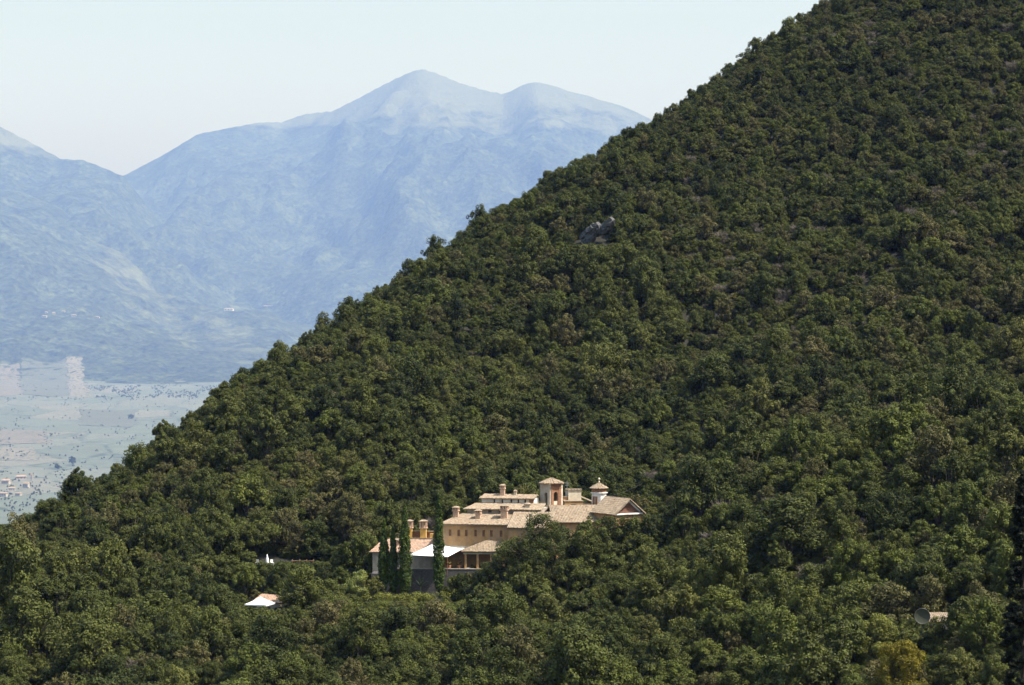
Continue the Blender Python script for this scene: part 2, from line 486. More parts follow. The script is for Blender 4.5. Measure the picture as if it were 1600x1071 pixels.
# ------------------------------------------------------------------ valley and mountains
FS = 1.35      # scale of the far country
def fbm(x, y, s, octv=6, off=0.0, kind=0):
    out = np.empty(len(x))
    for i in range(len(x)):
        p = Vector((x[i] / s + off, y[i] / s, off * 0.37))
        out[i] = noise.fractal(p, 1.0, 2.1, octv) if kind == 0 else noise.ridged_multi_fractal(p, 0.9, 2.1, octv, 1.0, 2.0) - 1.0
    return out
def valley_z(x, y):
    x, y = x / FS, y / FS
    b = np.interp(y, [-5000, 6500, 15000, 24000, 40000], [-540, -480, -300, -160, -100])
    return FS * (b + 30 * fbm(x, y, 1500, 5) * np.clip(y / 6000, 0, 1))
valley, valley_bvh = grid_mesh("valley", np.linspace(-20000, 20000, 161) * FS, np.linspace(-3000, 34000, 220) * FS, valley_z, M['valley'])

def make_range(name, sky_pts, Yr, Lf, Lb, amp, off, attr, wig=900, pw=1.15, x_px=(-900, 1900), n=(420, 240)):
    pxs = np.array([p[0] for p in sky_pts], float); pys = np.array([p[1] for p in sky_pts], float)
    def zf(x, y):
        x, y = x / FS, y / FS
        yr0 = Yr + wig * np.interp(x, np.linspace(-12000, 12000, 9), np.sin(np.arange(9) * 2.1 + off))
        wrp = fbm(x, y, 2300, 3, off + 6)
        px = 800 + x / yr0 * F + 75 * wrp * np.clip(np.abs(yr0 - y) / Lf * 2.2, 0, 1)
        zr = (535.5 - np.interp(px, pxs, pys)) / F * yr0
        zb = np.interp(y, [-5000, 6500, 15000, 24000, 40000], [-580, -520, -340, -200, -140])
        t = np.where(y < yr0, (yr0 - y) / Lf, (y - yr0) / Lb)
        tc = np.clip(t, 0, 1)
        prof = np.where(t <= 1, (1 - tc) ** pw, -(t - 1) * 0.3)
        rid = fbm(x * 1.0, y * 0.6, 2600, 7, off, 1)
        rid2 = fbm(x, y, 420, 5, off + 3)
        env = np.clip(tc * 3.2, 0, 1) * np.clip((1 - tc) * 2.2, 0, 1)
        fade = np.clip((zr - zb) / 900, 0, 1)
        return FS * (zb + (zr - zb) * prof + fade * (amp * rid * env + 60 * rid2 * np.clip(tc * 9 + 0.08, 0, 1) * np.clip((1 - tc) * 3, 0, 1)) + 34 * rid2 * np.clip(tc * 2 - 1, 0, 1))
    xs = (np.linspace(*x_px, n[0]) - 800) / F * Yr
    ys = np.concatenate([np.linspace(Yr - Lf * 1.04, Yr + wig, int(n[1] * 0.8)), np.linspace(Yr + wig, Yr + Lb + wig, int(n[1] * 0.2))[1:]])
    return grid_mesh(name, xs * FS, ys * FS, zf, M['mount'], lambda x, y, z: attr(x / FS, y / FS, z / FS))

def sm(a, b, v): t = np.clip((v - a) / (b - a), 0, 1); return t * t * (3 - 2 * t)
def attr_big(x, y, z):
    px, py = 800 + x / y * F, 535.5 - z / y * F
    return np.maximum(sm(2680, 3180, z), 0.62 * sm(2500, 2800, z) * sm(560, 640, px))
def attr_left(x, y, z):
    return 0.95 * sm(2080, 2380, z)
def attr_spur(x, y, z):
    px, py = 800 + x / y * F, 535.5 - z / y * F
    # dry grass along the rounded nose of the spur
    line = np.interp(px, [120, 200, 300, 400, 480], [365, 430, 495, 560, 610])
    return 0.40 * np.exp(-((py - line) / 66.0) ** 2) * sm(110, 200, px) + 0.25 * np.exp(-((py - 410) / 30.0) ** 2) * np.exp(-((px - 200) / 80.0) ** 2)
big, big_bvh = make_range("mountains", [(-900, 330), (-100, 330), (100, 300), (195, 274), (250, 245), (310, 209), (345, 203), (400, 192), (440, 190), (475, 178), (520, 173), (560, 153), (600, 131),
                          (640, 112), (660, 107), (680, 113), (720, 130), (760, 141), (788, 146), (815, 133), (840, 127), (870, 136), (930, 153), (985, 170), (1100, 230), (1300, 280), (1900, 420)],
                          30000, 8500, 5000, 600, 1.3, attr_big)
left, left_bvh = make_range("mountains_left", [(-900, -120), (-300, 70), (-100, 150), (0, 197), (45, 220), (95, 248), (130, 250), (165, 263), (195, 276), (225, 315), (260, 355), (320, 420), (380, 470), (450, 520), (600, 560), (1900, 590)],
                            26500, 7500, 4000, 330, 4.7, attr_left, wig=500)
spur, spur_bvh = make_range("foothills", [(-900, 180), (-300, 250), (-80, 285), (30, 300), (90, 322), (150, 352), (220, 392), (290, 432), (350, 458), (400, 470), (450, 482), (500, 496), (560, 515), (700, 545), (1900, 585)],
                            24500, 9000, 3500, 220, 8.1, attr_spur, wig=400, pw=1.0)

# ------------------------------------------------------------------ foliage
def leaf_mesh(name, centres, radii, tones, n_leaf, leaf, mats, up=0.25, rnd=0.38, seed=0, squash=(1, 1, 1), stretch=1.25):
    g = np.random.default_rng(seed)
    nc = len(centres); n = nc * n_leaf
    d = g.normal(size=(n, 3)); d[:, 2] += up; d /= np.linalg.norm(d, axis=1)[:, None]
    ci = np.repeat(np.arange(nc), n_leaf)
    rad = radii[ci] * g.uniform(0.62, 1.06, n)
    p = centres[ci] + d * rad[:, None] * np.array(squash)
    nr = d + g.normal(size=(n, 3)) * rnd; nr[:, 2] += 0.25; nr /= np.linalg.norm(nr, axis=1)[:, None]
    t = np.cross(nr, g.normal(size=(n, 3))); t /= np.linalg.norm(t, axis=1)[:, None]
    b = np.cross(nr, t)
    sz_ = leaf * g.uniform(0.6, 1.35, n)
    T = t * (sz_ * stretch * 0.5)[:, None]; B = b * (sz_ * 0.4)[:, None]
    vs = np.stack([p - T, p + B, p + T, p - B], 1).reshape(-1, 3)
    me = bpy.data.meshes.new(name)
    me.vertices.add(4 * n); me.vertices.foreach_set("co", vs.astype(np.float32).ravel())
    me.loops.add(4 * n); me.loops.foreach_set("vertex_index", np.arange(4 * n, dtype=np.int32))
    me.polygons.add(n); me.polygons.foreach_set("loop_start", (np.arange(n) * 4).astype(np.int32))
    me.update(calc_edges=True)
    a = me.attributes.new("tone", 'FLOAT', 'FACE')
    tn = np.clip(tones[ci] + g.uniform(-0.22, 0.22, n), 0, 1)
    a.data.foreach_set("value", tn.astype(np.float32))
    for m in mats: me.materials.append(m)
    return me

def oak_clumps(seed, Rr, H, base, n):
    """clumps spread through a lobed dome: a few big boughs, each carrying smaller clumps"""
    g = np.random.default_rng(seed)
    boughs = []
    nb = int(g.integers(6, 10) * max(1.0, H / Rr / 2.2))
    for i in range(nb):
        a = 6.283 * (i + g.uniform(-.3, .3)) / nb
        rr = Rr * g.uniform(0.38, 0.66)
        boughs.append((rr * math.cos(a), rr * math.sin(a), base + (H - base) * g.uniform(0.14, 0.62), Rr * g.uniform(0.36, 0.52)))
    for i in range(3):
        a = g.uniform(0, 6.28); rr = Rr * g.uniform(0, 0.3)
        boughs.append((rr * math.cos(a), rr * math.sin(a), base + (H - base) * g.uniform(0.6, 0.78), Rr * g.uniform(0.34, 0.5)))
    c = []; r = []; t = []
    for k in range(n):
        bx, by, bz, br = boughs[g.integers(0, len(boughs))]
        d = g.normal(size=3); d[2] = d[2] * 0.9 + 0.25; d /= np.linalg.norm(d)
        q = np.array([bx, by, bz]) + d * br * g.uniform(0.6, 1.0)
        q[2] = min(q[2], H - 0.25)
        c.append(q); r.append(Rr * g.uniform(0.12, 0.25)); t.append(g.uniform(0.15, 0.85))
    return np.array(c), np.array(r), np.array(t)

def trunk_mb(seed, H, base, Rr, r0=0.22, limbs=6):
    g = random.Random(seed); m = MB()
    top = base + (H - base) * 0.55
    m.tube([(0, 0, -0.8), (g.uniform(-.1, .1), g.uniform(-.1, .1), base * 0.6), (g.uniform(-.25, .25), g.uniform(-.25, .25), top)], r0, r0 * 0.35, 7)
    for i in range(limbs):
        a = 6.28 * i / limbs + g.uniform(-.4, .4); z = base * g.uniform(0.6, 1.2)
        e = Rr * g.uniform(0.45, 0.7)
        m.tube([(0, 0, z), (e * .5 * math.cos(a), e * .5 * math.sin(a), z + (H - z) * 0.3), (e * math.cos(a), e * math.sin(a), z + (H - z) * 0.62)], r0 * 0.45, r0 * 0.1, 5)
    return m
def mesh_of(mb, name, mat):
    me = bpy.data.meshes.new(name); me.from_pydata(mb.v, [], mb.f); me.materials.append(mat); return me

def joined(name, parts):
    """one mesh out of crown and trunk, for the mass of the wood"""
    vs = []; loops = []; starts = []; mi = []; tn = []; nv = nl = 0; mats = []
    for me in parts:
        n = len(me.vertices); co = np.empty(n * 3, np.float32); me.vertices.foreach_get("co", co); vs.append(co)
        l = np.empty(len(me.loops), np.int32); me.loops.foreach_get("vertex_index", l); loops.append(l + nv)
        s_ = np.empty(len(me.polygons), np.int32); me.polygons.foreach_get("loop_start", s_); starts.append(s_ + nl)
        mats.append(me.materials[0]); mi.append(np.full(len(me.polygons), len(mats) - 1, np.int32))
        a = np.full(len(me.polygons), 0.5, np.float32)
        if "tone" in me.attributes: me.attributes["tone"].data.foreach_get("value", a)
        tn.append(a); nv += n; nl += len(l)
    me = bpy.data.meshes.new(name)
    me.vertices.add(nv); me.vertices.foreach_set("co", np.concatenate(vs))
    me.loops.add(nl); me.loops.foreach_set("vertex_index", np.concatenate(loops))
    st = np.concatenate(starts)
    me.polygons.add(len(st)); me.polygons.foreach_set("loop_start", st)
    me.update(calc_edges=True)
    for m in mats: me.materials.append(m)
    me.polygons.foreach_set("material_index", np.concatenate(mi))
    me.attributes.new("tone", 'FLOAT', 'FACE').data.foreach_set("value", np.concatenate(tn))
    return me

KINDS = []      # (crown mesh, trunk mesh, radius, height, kind word)
def add_kind(seed, Rr, H, base, n, nl, leaf, mat, word, **k):
    c, r, t = oak_clumps(seed, Rr, H, base, n)
    cm = leaf_mesh(word + "_crown", c, r, t, nl, leaf, [mat], seed=seed, **k)
    tm = mesh_of(trunk_mb(seed, H, base, Rr), word + "_trunk", M['bark'])
    KINDS.append((cm, tm, Rr, H, word))
for i in range(6): add_kind(100 + i, 3.0, 6.0 + 0.3 * i, 0.9, 95, 118, 0.18, M['oak'], "dense dark oak")
add_kind(150, 3.6, 5.2, 0.6, 110, 112, 0.18, M['oak'], "dense dark oak"); add_kind(151, 2.5, 7.4, 0.9, 95, 112, 0.18, M['oak'], "dense dark oak")
for i in range(3): add_kind(200 + i, 2.9, 6.6, 1.0, 85, 112, 0.18, M['fresh'], "fresh green tree")
for i in range(2): add_kind(300 + i, 2.8, 5.6, .9, 70, 88, 0.18, M['grey_leaf'], "greyish green oak")
# bare grey thicket: a bush of twigs with few leaves
def bare_kind(seed):
    g = random.Random(seed); m = MB()
    for i in range(70):
        a = g.uniform(0, 6.28); e = g.uniform(.5, 2.4); z = g.uniform(1.5, 4.6)
        m.tube([(0.2 * math.cos(a), 0.2 * math.sin(a), 0), (e * .5 * math.cos(a), e * .5 * math.sin(a), z * .6), (e * math.cos(a + .2), e * math.sin(a + .2), z)], 0.06, 0.02, 4)
        for q in range(5):
            b = a + g.uniform(-.9, .9); e2 = e + g.uniform(.1, .8)
            m.tube([(e * .7 * math.cos(a), e * .7 * math.sin(a), z * .8), (e2 * math.cos(b), e2 * math.sin(b), z + g.uniform(-.2, .8))], 0.035, 0.015, 4)
    tm = mesh_of(m, "bare_twigs", M['grey_bark'])
    c, r, t = oak_clumps(seed, 2.3, 4.4, 1.0, 24)
    cm = leaf_mesh("bare_crown", c, r, t, 26, 0.2, [M['grey_leaf']], seed=seed)
    KINDS.append((cm, tm, 2.4, 4.8, "bare grey thicket"))
for i in range(2): bare_kind(400 + i)
K_OAK, K_FRESH, K_GREY, K_BARE = range(0, 8), range(8, 11), range(11, 13), range(13, 15)

exec_parts = []
placed_trees = []   # (x, y, r) used by the spacing test

def tree_thing(name, label, cat, x, y, crown, trunk, scale, rot, group=None, z=None):
    t = thing(name, label, cat, (x, y, hz(x, y) - 0.1 if z is None else z), group)
    for nm, me in (("trunk", trunk), ("crown", crown)):
        o = bpy.data.objects.new(nm, me); C.objects.link(o); o.parent = t
        o.scale = scale; o.rotation_euler = (0, 0, rot)
    return t
def hill_hit(px, py):
    d = P(px, py, 1.0).normalized()
    return hill_bvh.ray_cast(d * 20, d)[0]
def clump_tree(name, label, cat, px, top, Y, width_px, mat, seed, n=150, nl=75, leaf=0.24, dx=0, group=None, base_f=0.08, bark='bark', base_px=None):
    """a tree of its own shape: crown top at (px, top), width in pixels of the photo, at distance Y"""
    if base_px is not None: Y = hill_hit(px, base_px).y
    q = P(px, top, Y); Rr = width_px / 2 / F * Y; g0 = hz(q.x, q.y)
    H = max(1.2, q.z - g0)
    c, r, t = oak_clumps(seed, Rr, H, H * base_f, n)
    cm = leaf_mesh(name + "_crown", c, r * min(1.25, max(0.7, 3.0 / Rr)), t, int(nl * 1.6), leaf * .76, [mat], seed=seed)
    tm = mesh_of(trunk_mb(seed, H, H * base_f + 0.3, Rr, 0.05 * Rr + 0.08), name + "_trunk", M[bark])
    placed_trees.append((q.x, q.y, Rr * 0.95))
    return tree_thing(name, label, cat, q.x, q.y, cm, tm, (1, 1, 1), 0.0, group, g0 - 0.05)

# ------------------------------------------------------------------ the villa
def chimney(fr, u, v, w0, w1, wd, mat, parent, cap=True):
    h = wd / 2; m = MB(); hb = w1 - (w1 - w0) * 0.42
    m.box(fr, u - h * .82, u + h * .82, v - h * .7, v + h * .7, w0 - 0.8, hb)
    ch = m.build("chimney", mat, parent)
    k = MB()
    k.box(fr, u - h * 1.05, u + h * 1.05, v - h * .95, v + h * .95, hb, hb + 0.14)
    t = w1 - 0.22
    for a in (-1, 0, 1):
        for b in (-1, 1):
            k.box(fr, u + a * h * .78 - .09 * wd, u + a * h * .78 + .09 * wd, v + b * h * .7 - .09 * wd, v + b * h * .7 + .09 * wd, hb + 0.14, t)
    k.box(fr, u - h * .3, u + h * .3, v - h * .3, v + h * .3, hb + .14, t)
    k.build("chimney_head", M['palebrick'], ch)
    c = MB()
    e = h * 1.18
    c.hexa([fr(u - e, v - e, t), fr(u + e, v - e, t), fr(u + e, v + e, t), fr(u - e, v + e, t),
            fr(u - e * .35, v - e * .2, w1), fr(u + e * .35, v - e * .2, w1), fr(u + e * .35, v + e * .2, w1), fr(u - e * .35, v + e * .2, w1)])
    c.build("chimney_cap", M['tile'], ch)
    return ch

def window(fr, u0, u1, v, w0, w1, parent, sill=True, mat='dark', shutter=None):
    m = MB(); m.box(fr, u0, u1, v + 0.16, v + 0.2, w0, w1)
    wn = m.build("window", M[mat], parent)
    if sill:
        k = MB(); k.box(fr, u0 - .1, u1 + .1, v - .08, v + .14, w0 - .1, w0)
        k.build("sill", M['cream'], wn)
    return wn

# --- the long stepped hall
H0 = P(692, 851, 350); fH = frame(H0, 12)
hall = thing("stepped_hall", "long ochre hall with stepped tiled roofs and brick chimneys, behind the white awning", "building", H0)
wins = [(1.15, .42), (2.55, .42), (3.75, .42), (5.25, .42), (6.55, .42), (7.75, .42), (9.3, .42)]
m = MB()
m.wall(lambda s_, h, d: fH(s_, d, h), rect(0, 10.7, -5, 3.25), [rect(c - w / 2, c + w / 2, 1.35, 2.35) for c, w in wins], 0.3)
m.wall(lambda s_, h, d: fH(d, 4.2 - s_, h), rect(0, 3.9 - .004, -5, 3.25), [rect(1.6, 2.3, 1.2, 2.2)], 0.3)
m.box(fH, 10.4, 10.7, 0.3, 4.2, -5, 3.25)
wall = m.build("wall", M['ochre'], hall)
for c, w in wins: window(fH, c - w / 2, c + w / 2, 0, 1.35, 2.35, hall, sill=False, mat='wood')
m = MB(); m.box(lambda u, v, w: fH(v, 4.2 - u, w), 1.6, 2.3, 0.1, 0.15, 1.2, 2.2); m.build("window", M['dark'], hall)
m = MB(); m.box(fH, -0.12, 10.75, -0.12, -0.003, 3.05, 3.2); m.box(fH, -0.08, 10.7, -0.1, -.003, -0.9, -0.15); m.build("cornice", M['grey_wall'], hall)
m = MB()
m.tiles(fH(-.45, -.45, 3.22), fH(10.75, -.45, 3.22), fH(10.75, 4.2, 4.62), fH(2.3, 4.2, 4.62), seed=1)
m.tiles(fH(-.45, 8.0, 3.22), fH(-.45, -.45, 3.22), fH(2.3, 4.2, 4.62), fH(2.3, 4.21, 4.62), seed=2)
m.build("roof", M['tile'], hall)
for (u, v, w0, w1, wd) in ((1.5, 2.5, 3.9, 5.85, 1.0), (5.2, 2.0, 3.8, 5.45, .95), (9.3, 2.4, 3.95, 6.25, 1.25)):
    chimney(fH, u, v, w0, w1, wd, M['palebrick'], hall)
# right bay, mostly behind the oaks
m = MB(); m.box(fH, 10.72, 17.0, -1.2, 6.0, -5, 3.0); m.build("side_bay", M['ochre'], hall)
m = MB(); m.tiles(fH(10.5, -1.5, 2.9), fH(17.2, -1.5, 2.9), fH(17.2, 3.9, 5.0), fH(10.5, 3.9, 5.0), seed=3); m.build("side_roof", M['tile'], hall)
# middle step
m = MB(); m.box(fH, 2.9, 14.6, 4.2, 11.5, 2.5, 5.35); m.build("clerestory_wall", M['grey_wall'], hall)
for u in (4.6, 6.6, 8.4, 11.4, 12.6):
    m = MB(); m.box(fH, u - .28, u + .28, 4.16, 4.19, 4.78, 5.2); m.build("window", M['dark'], hall)
m = MB()
m.tiles(fH(2.4, 3.75, 5.3), fH(14.9, 3.75, 5.3), fH(14.9, 7.6, 6.05), fH(3.9, 7.6, 6.05), seed=4)
m.tiles(fH(2.4, 11.0, 5.3), fH(2.4, 3.75, 5.3), fH(3.9, 7.6, 6.05), fH(3.9, 7.61, 6.05), seed=5)
m.build("clerestory_roof", M['tile'], hall)
# top step with white panels and dark openings
ops = [6.55, 7.85, 9.3, 10.45, 11.55]
m = MB(); m.wall(lambda s_, h, d: fH(s_, 7.6 + d, h), rect(4.5, 12.95, 5.6, 6.78), [rect(u - .14, u + .14, 6.0, 6.66) for u in ops], 0.25)
m.box(fH, 4.5, 4.75, 7.85, 11.5, 5.0, 6.78); m.box(fH, 12.7, 12.95, 7.85, 11.5, 5.0, 6.78); m.box(fH, 4.5, 12.95, 11.5, 11.7, 5.0, 6.78)
m.build("attic_wall", M['white_wall'], hall)
m = MB(); m.box(fH, 12.2, 12.93, 7.55, 7.595, 5.9, 6.7); m.build("attic_end_panel", M['brick'], hall)
for u in ops:
    m = MB(); m.box(fH, u - .14, u + .14, 7.78, 7.82, 6.0, 6.66); m.build("window", M['dark'], hall)
m = MB()
m.tiles(fH(4.1, 7.15, 6.78), fH(13.15, 7.15, 6.78), fH(13.15, 9.7, 7.28), fH(4.5, 9.7, 7.28), seed=6)
m.tiles(fH(13.15, 12.0, 6.78), fH(4.1, 12.0, 6.78), fH(4.5, 9.7, 7.28), fH(13.15, 9.7, 7.28), seed=7)
m.build("attic_roof", M['tile'], hall)
chimney(fH, 7.6, 9.0, 7.1, 9.0, .85, M['palebrick'], hall)
chimney(fH, 9.6, 9.3, 7.1, 8.1, .5, M['cream'], hall)
chimney(fH, 12.4, 5.4, 5.5, 6.35, 1.0, M['cream'], hall)

# --- bell tower
T0 = P(859, 801, 357); fT = frame(T0, -36)
tower = thing("bell_tower", "square bell tower with arched openings, one brick face, under a low tiled cap", "tower", T0)
s_ = 2.6; zt = 4.45
m = MB()
m.wall(lambda a, h, d: fT(d, s_ - a, h), rect(0, s_, -5, zt), [arch(1.55, .85, 1.1, 3.15)], 0.28)
m.build("plaster_wall", M['grey_wall'], tower)
m = MB()
m.wall(lambda a, h, d: fT(a, d, h), rect(0.282, s_ - .282, -5, zt), [arch(1.22, .82, 1.15, 3.25)], 0.28)
m.box(fT, 0.282, .62, -.07, -.003, 0.2, 3.75); m.box(fT, 1.82, 2.15, -.07, -.003, 0.2, 3.75); m.box(fT, .2, 2.3, -.1, -.003, 3.76, 4.0)
m.build("brick_wall", M['brick'], tower)
m = MB()
m.box(fT, s_ - .28, s_, 0, s_, -5, zt); m.box(fT, .282, s_ - .282, s_ - .28, s_, -5, zt)
m.build("rear_wall", M['cream'], tower)
m = MB(); m.box(fT, .84, 1.62, .1, .2, 1.16, 1.75); m.build("parapet", M['cream'], tower)
bl = MB(); bl.lathe(fT(1.3, 1.3, 1.85), [(.42, 0), (.34, .12), (.26, .45), (.2, .62), (.05, .72)], 14); bl.build("bell", M['metal'], tower, True)
m = MB(); m.box(fT, -.12, s_ + .12, -.12, s_ + .12, zt, zt + .14); m.build("cornice", M['palebrick'], tower)
m = MB(); ctr = fT(s_ / 2, s_ / 2, 0)
def poly_roof(m, c, z0, z1, r, n, ph, seed):
    for k in range(n):
        a0 = ph + 6.28319 * k / n; a1 = ph + 6.28319 * (k + 1) / n
        m.tiles(c + Vector((r * math.cos(a0), r * math.sin(a0), z0)), c + Vector((r * math.cos(a1), r * math.sin(a1), z0)), c + Vector((0, 0, z1)), c + Vector((0, 0, z1)), pitch=.26, amp=.07, seed=seed + k)
poly_roof(m, ctr, zt + .14, zt + 1.0, 2.08, 8, 0.2, 20)
m.build("roof", M['tile'], tower)

# --- domed turret with a tiled cone
U0 = P(936, 792, 357)
tur = thing("round_turret", "white round turret with a tiled cone roof and ball finial, left of the gable", "tower", U0)
m = MB(); m.lathe(U0, [(1.2, -4), (1.2, 2.15)], 8, R(10)); tw = m.build("wall", M['white_wall'], tur)
m = MB(); m.lathe(U0, [(1.16, 2.2), (1.16, 2.95)], 16); m.build("frieze", M['brick'], tur)
m = MB(); m.lathe(U0, [(1.22, 2.15), (1.36, 2.19), (1.36, 2.3), (1.2, 2.33)], 16); m.build("cornice", M['white_wall'], tur)
m = MB(); poly_roof(m, U0, 2.95, 3.85, 1.5, 12, 0.0, 40); m.build("roof", M['tile'], tur)
m = MB(); m.lathe(U0 + Vector((0, 0, 3.8)), [(.16, 0), (.12, .25), (.05, .32), (.05, .42), (.17, .5), (.2, .62), (.14, .76), (.02, .82)], 10); m.build("finial", M['cream'], tur, True)
fU = frame(U0, 35)
m = MB(); m.box(fU, -.32, .32, -1.19, -1.15, -1.2, 1.55); dr = m.build("door", M['wood'], tur)
m = MB(); m.box(fU, -.45, -.325, -1.22, -1.12, -1.2, 1.7); m.box(fU, .325, .45, -1.22, -1.12, -1.2, 1.7); m.box(fU, -.322, .322, -1.22, -1.12, 1.553, 1.7); m.build("frame", M['brick'], dr)

# --- cream block behind, with its raised crest
B0 = P(888, 792, 364); fB = frame(B0, -10)
blk = thing("cream_block", "pale cream block with a toothed tile crest between the bell tower and turret", "building", B0)
m = MB(); m.box(fB, 0, 2.15, 0, 2.4, -5, 2.62); m.build("tower_wall", M['cream'], blk)
m = MB(); m.box(fB, -.12, 2.27, -.12, 2.52, 2.62, 2.76)
for i in range(5): m.box(fB, -.1 + i * .5, .18 + i * .5, -.1, .2, 2.76, 2.95)
m.build("crest", M['tile'], blk)
m = MB(); m.box(fB, -1.6, -.004, .2, 2.2, -5, 1.55); m.box(fB, -.9, 2.1, -1.6, -.004, -5, .95); m.build("wall", M['ochre'], blk)
m = MB(); m.box(fB, -1.7, -.02, .1, .3, 1.55, 1.7); m.box(fB, -1.0, 2.2, -1.7, .0 - .006, .95, 1.05); m.build("coping", M['tile'], blk)
m = MB(); m.box(fB, 0.1, 1.0, -1.66, -1.605, -.1, .5); m.build("window", M['dark'], blk)
m = MB(); m.box(fB, 2.16, 4.4, .4, 2.2, -5, .45); m.build("lean_to_wall", M['palebrick'], blk)
m = MB(); m.tiles(fB(2.16, .1, 1.0 + .55), fB(2.16, 2.3, 1.55), fB(4.6, 2.3, .55), fB(4.6, .1, .55), seed=60); m.build("lean_to_roof", M['tile'], blk)
ant = MB(); ant.tube([P(886, 776, 364.6), P(886, 752, 364.6)], .035, .03, 6)
for i, w in enumerate((.5, .42, .34)): 
    q = P(886, 754 + i * 2.4, 364.6); ant.tube([q - Vector((w, 0, 0)), q + Vector((w, 0, 0))], .02, .02, 5)
o = ant.build("antenna", M['metal']); tag(o, "thin grey aerial mast standing beside the cream block", "antenna")

# --- long low roof facing the camera, then the gabled house
G0 = P(868, 817, 350.5); fG = frame(G0, -8)
low = thing("long_house", "low house with a broad tiled roof half hidden by oaks below the turret", "building", G0)
m = MB(); m.box(fG, 0, 10.0, 0, 7.5, -6, 0.0); m.build("wall", M['ochre'], low)
m = MB(); m.tiles(fG(-.4, -.4, 0), fG(10.2, -.4, 0), fG(10.2, 4.4, 2.35), fG(-.4, 4.4, 2.35), seed=70)
m.tiles(fG(10.2, 7.9, .9), fG(-.4, 7.9, .9), fG(-.4, 4.4, 2.35), fG(10.2, 4.4, 2.35), seed=71)
m.build("roof", M['tile'], low)
m = MB(); m.wall(lambda a, h, d: fG(d, a, h), [(0, 0.004), (7.5, .004), (7.5, .9), (4.4, 2.2)], [], .25); m.build("gable_wall", M['ochre'], low)
for i in range(9):      # a short run of mended, redder tiles
    pass
Q0 = P(961, 806, 348); fQ = frame(Q0, -32)
gab = thing("gabled_house", "small gabled house with brick pediment and white mouldings at the right end", "building", Q0)
gw, ge, ga = 5.0, 0.3, 2.55
m = MB()
m.wall(lambda a, h, d: fQ(a, d, h), [(0, -6), (gw, -6), (gw, ge), (0, ge)], [rect(3.2, 4.2, -2.6, -.5)], .3)
m.box(fQ, 0, .3, .3, 6, -6, ge); m.box(fQ, gw - .3, gw, .3, 6, -6, ge); m.box(fQ, .3, gw - .3, 5.7, 6, -6, ge)
m.build("wall", M['ochre'], gab)
window(fQ, 3.2, 4.2, 0, -2.6, -.5, gab)
m = MB(); m.wall(lambda a, h, d: fQ(a, .1 + d, h), [(.05, ge + .003), (gw - .05, ge + .003), (gw / 2, ga - .2)], [], .2); M['shaded_brick'] = brick_mat('shaded_brick', (0.13, 0.06, 0.04), (0.2, 0.1, 0.06)); m.build("pediment", M['shaded_brick'], gab)  # pediment brick darkened in colour to stand for the eave's shade
m = MB()
def rake(m, a0, h0, a1, h1, th):
    m.hexa([fQ(a0, -.25, h0), fQ(a1, -.25, h1), fQ(a1, .09, h1), fQ(a0, .09, h0), fQ(a0, -.25, h0 + th), fQ(a1, -.25, h1 + th), fQ(a1, .09, h1 + th), fQ(a0, .09, h0 + th)])
rake(m, .35, ge + .1, gw / 2, ga - .45, .2); rake(m, gw - .35, ge + .1, gw / 2 + .002, ga - .45, .2)
m.box(fQ, -.1, gw + .1, -.3, -.004, ge - .22, ge)
m.build("moulding", M['white_wall'], gab)
m = MB()
m.tiles(fQ(-.5, -.6, ge - .15), fQ(gw / 2, -.6, ga), fQ(gw / 2, 6.3, ga), fQ(-.5, 6.3, ge - .15), seed=80)
m.v = []; m.f = []
m.tiles(fQ(-.5, 6.3, ge - .15), fQ(-.5, -.6, ge - .15), fQ(gw / 2, -.6, ga), fQ(gw / 2, 6.3, ga), seed=81)
m.tiles(fQ(gw + .5, -.6, ge - .15), fQ(gw + .5, 6.3, ge - .15), fQ(gw / 2, 6.3, ga), fQ(gw / 2, -.6, ga), seed=82)
m.build("roof", M['tile'], gab)
cb = MB(); a = P(947, 776, 357); b = P(1004, 755, 366)
cb.tube([a.lerp(b, t) - Vector((0, 0, .35 * math.sin(math.pi * t))) for t in np.linspace(0, 1, 9)], .016, .016, 5)
tag(cb.build("overhead_cable", M['cable']), "thin dark overhead cable running from the turret into the trees", "cable")

# --- left wing with yellow chimneys
L0 = P(582, 918, 351); fL = frame(L0, 8)
wing = thing("garden_wing", "low grey tiled wing with yellow chimneys behind the row of cypresses", "building", L0)
m = MB(); m.wall(lambda a, h, d: fL(a, d, h), rect(0, 11.2, -3, 5.6), [rect(2.2, 3.0, 3.4, 4.6), rect(6.5, 7.6, .6, 2.8)], .3)
m.box(fL, 0, .3, .3, 7, -3, 5.6); m.box(fL, 10.9, 11.2, .3, 7, -3, 5.6); m.box(fL, .3, 10.9, 6.7, 7, -3, 6.2)
m.build("wall", M['grey_wall'], wing)
window(fL, 2.2, 3.0, 0, 3.4, 4.6, wing); window(fL, 6.5, 7.6, 0, .6, 2.8, wing, False, 'wood')
m = MB(); m.tiles(fL(-.35, -.45, 5.55), fL(11.4, -.45, 5.55), fL(11.4, 4.2, 7.15), fL(1.0, 4.2, 7.15), seed=90)
m.tiles(fL(-.35, 7.4, 5.9), fL(-.35, -.45, 5.55), fL(1.0, 4.2, 7.15), fL(1.0, 4.21, 7.15), seed=91)
m.tiles(fL(11.4, 7.4, 6.1), fL(-.35, 7.4, 5.9), fL(1.0, 4.2, 7.15), fL(11.4, 4.2, 7.15), seed=92)
m.build("roof", M['tile_red'], wing)
m = MB(); m.box(fL, 5.2, 9.0, 4.4, 4.65, 6.4, 7.45); m.build("ridge_coping", M['tile'], wing)
m = MB(); m.box(fL, 5.2, 9.2, 5.6, 5.85, 6.0, 8.3); m.build("terrace_parapet", M['brick'], wing)
m = MB(); m.box(fL, 5.1, 9.3, 5.52, 5.93, 8.3, 8.45); m.build("parapet_coping", M['tile'], wing)
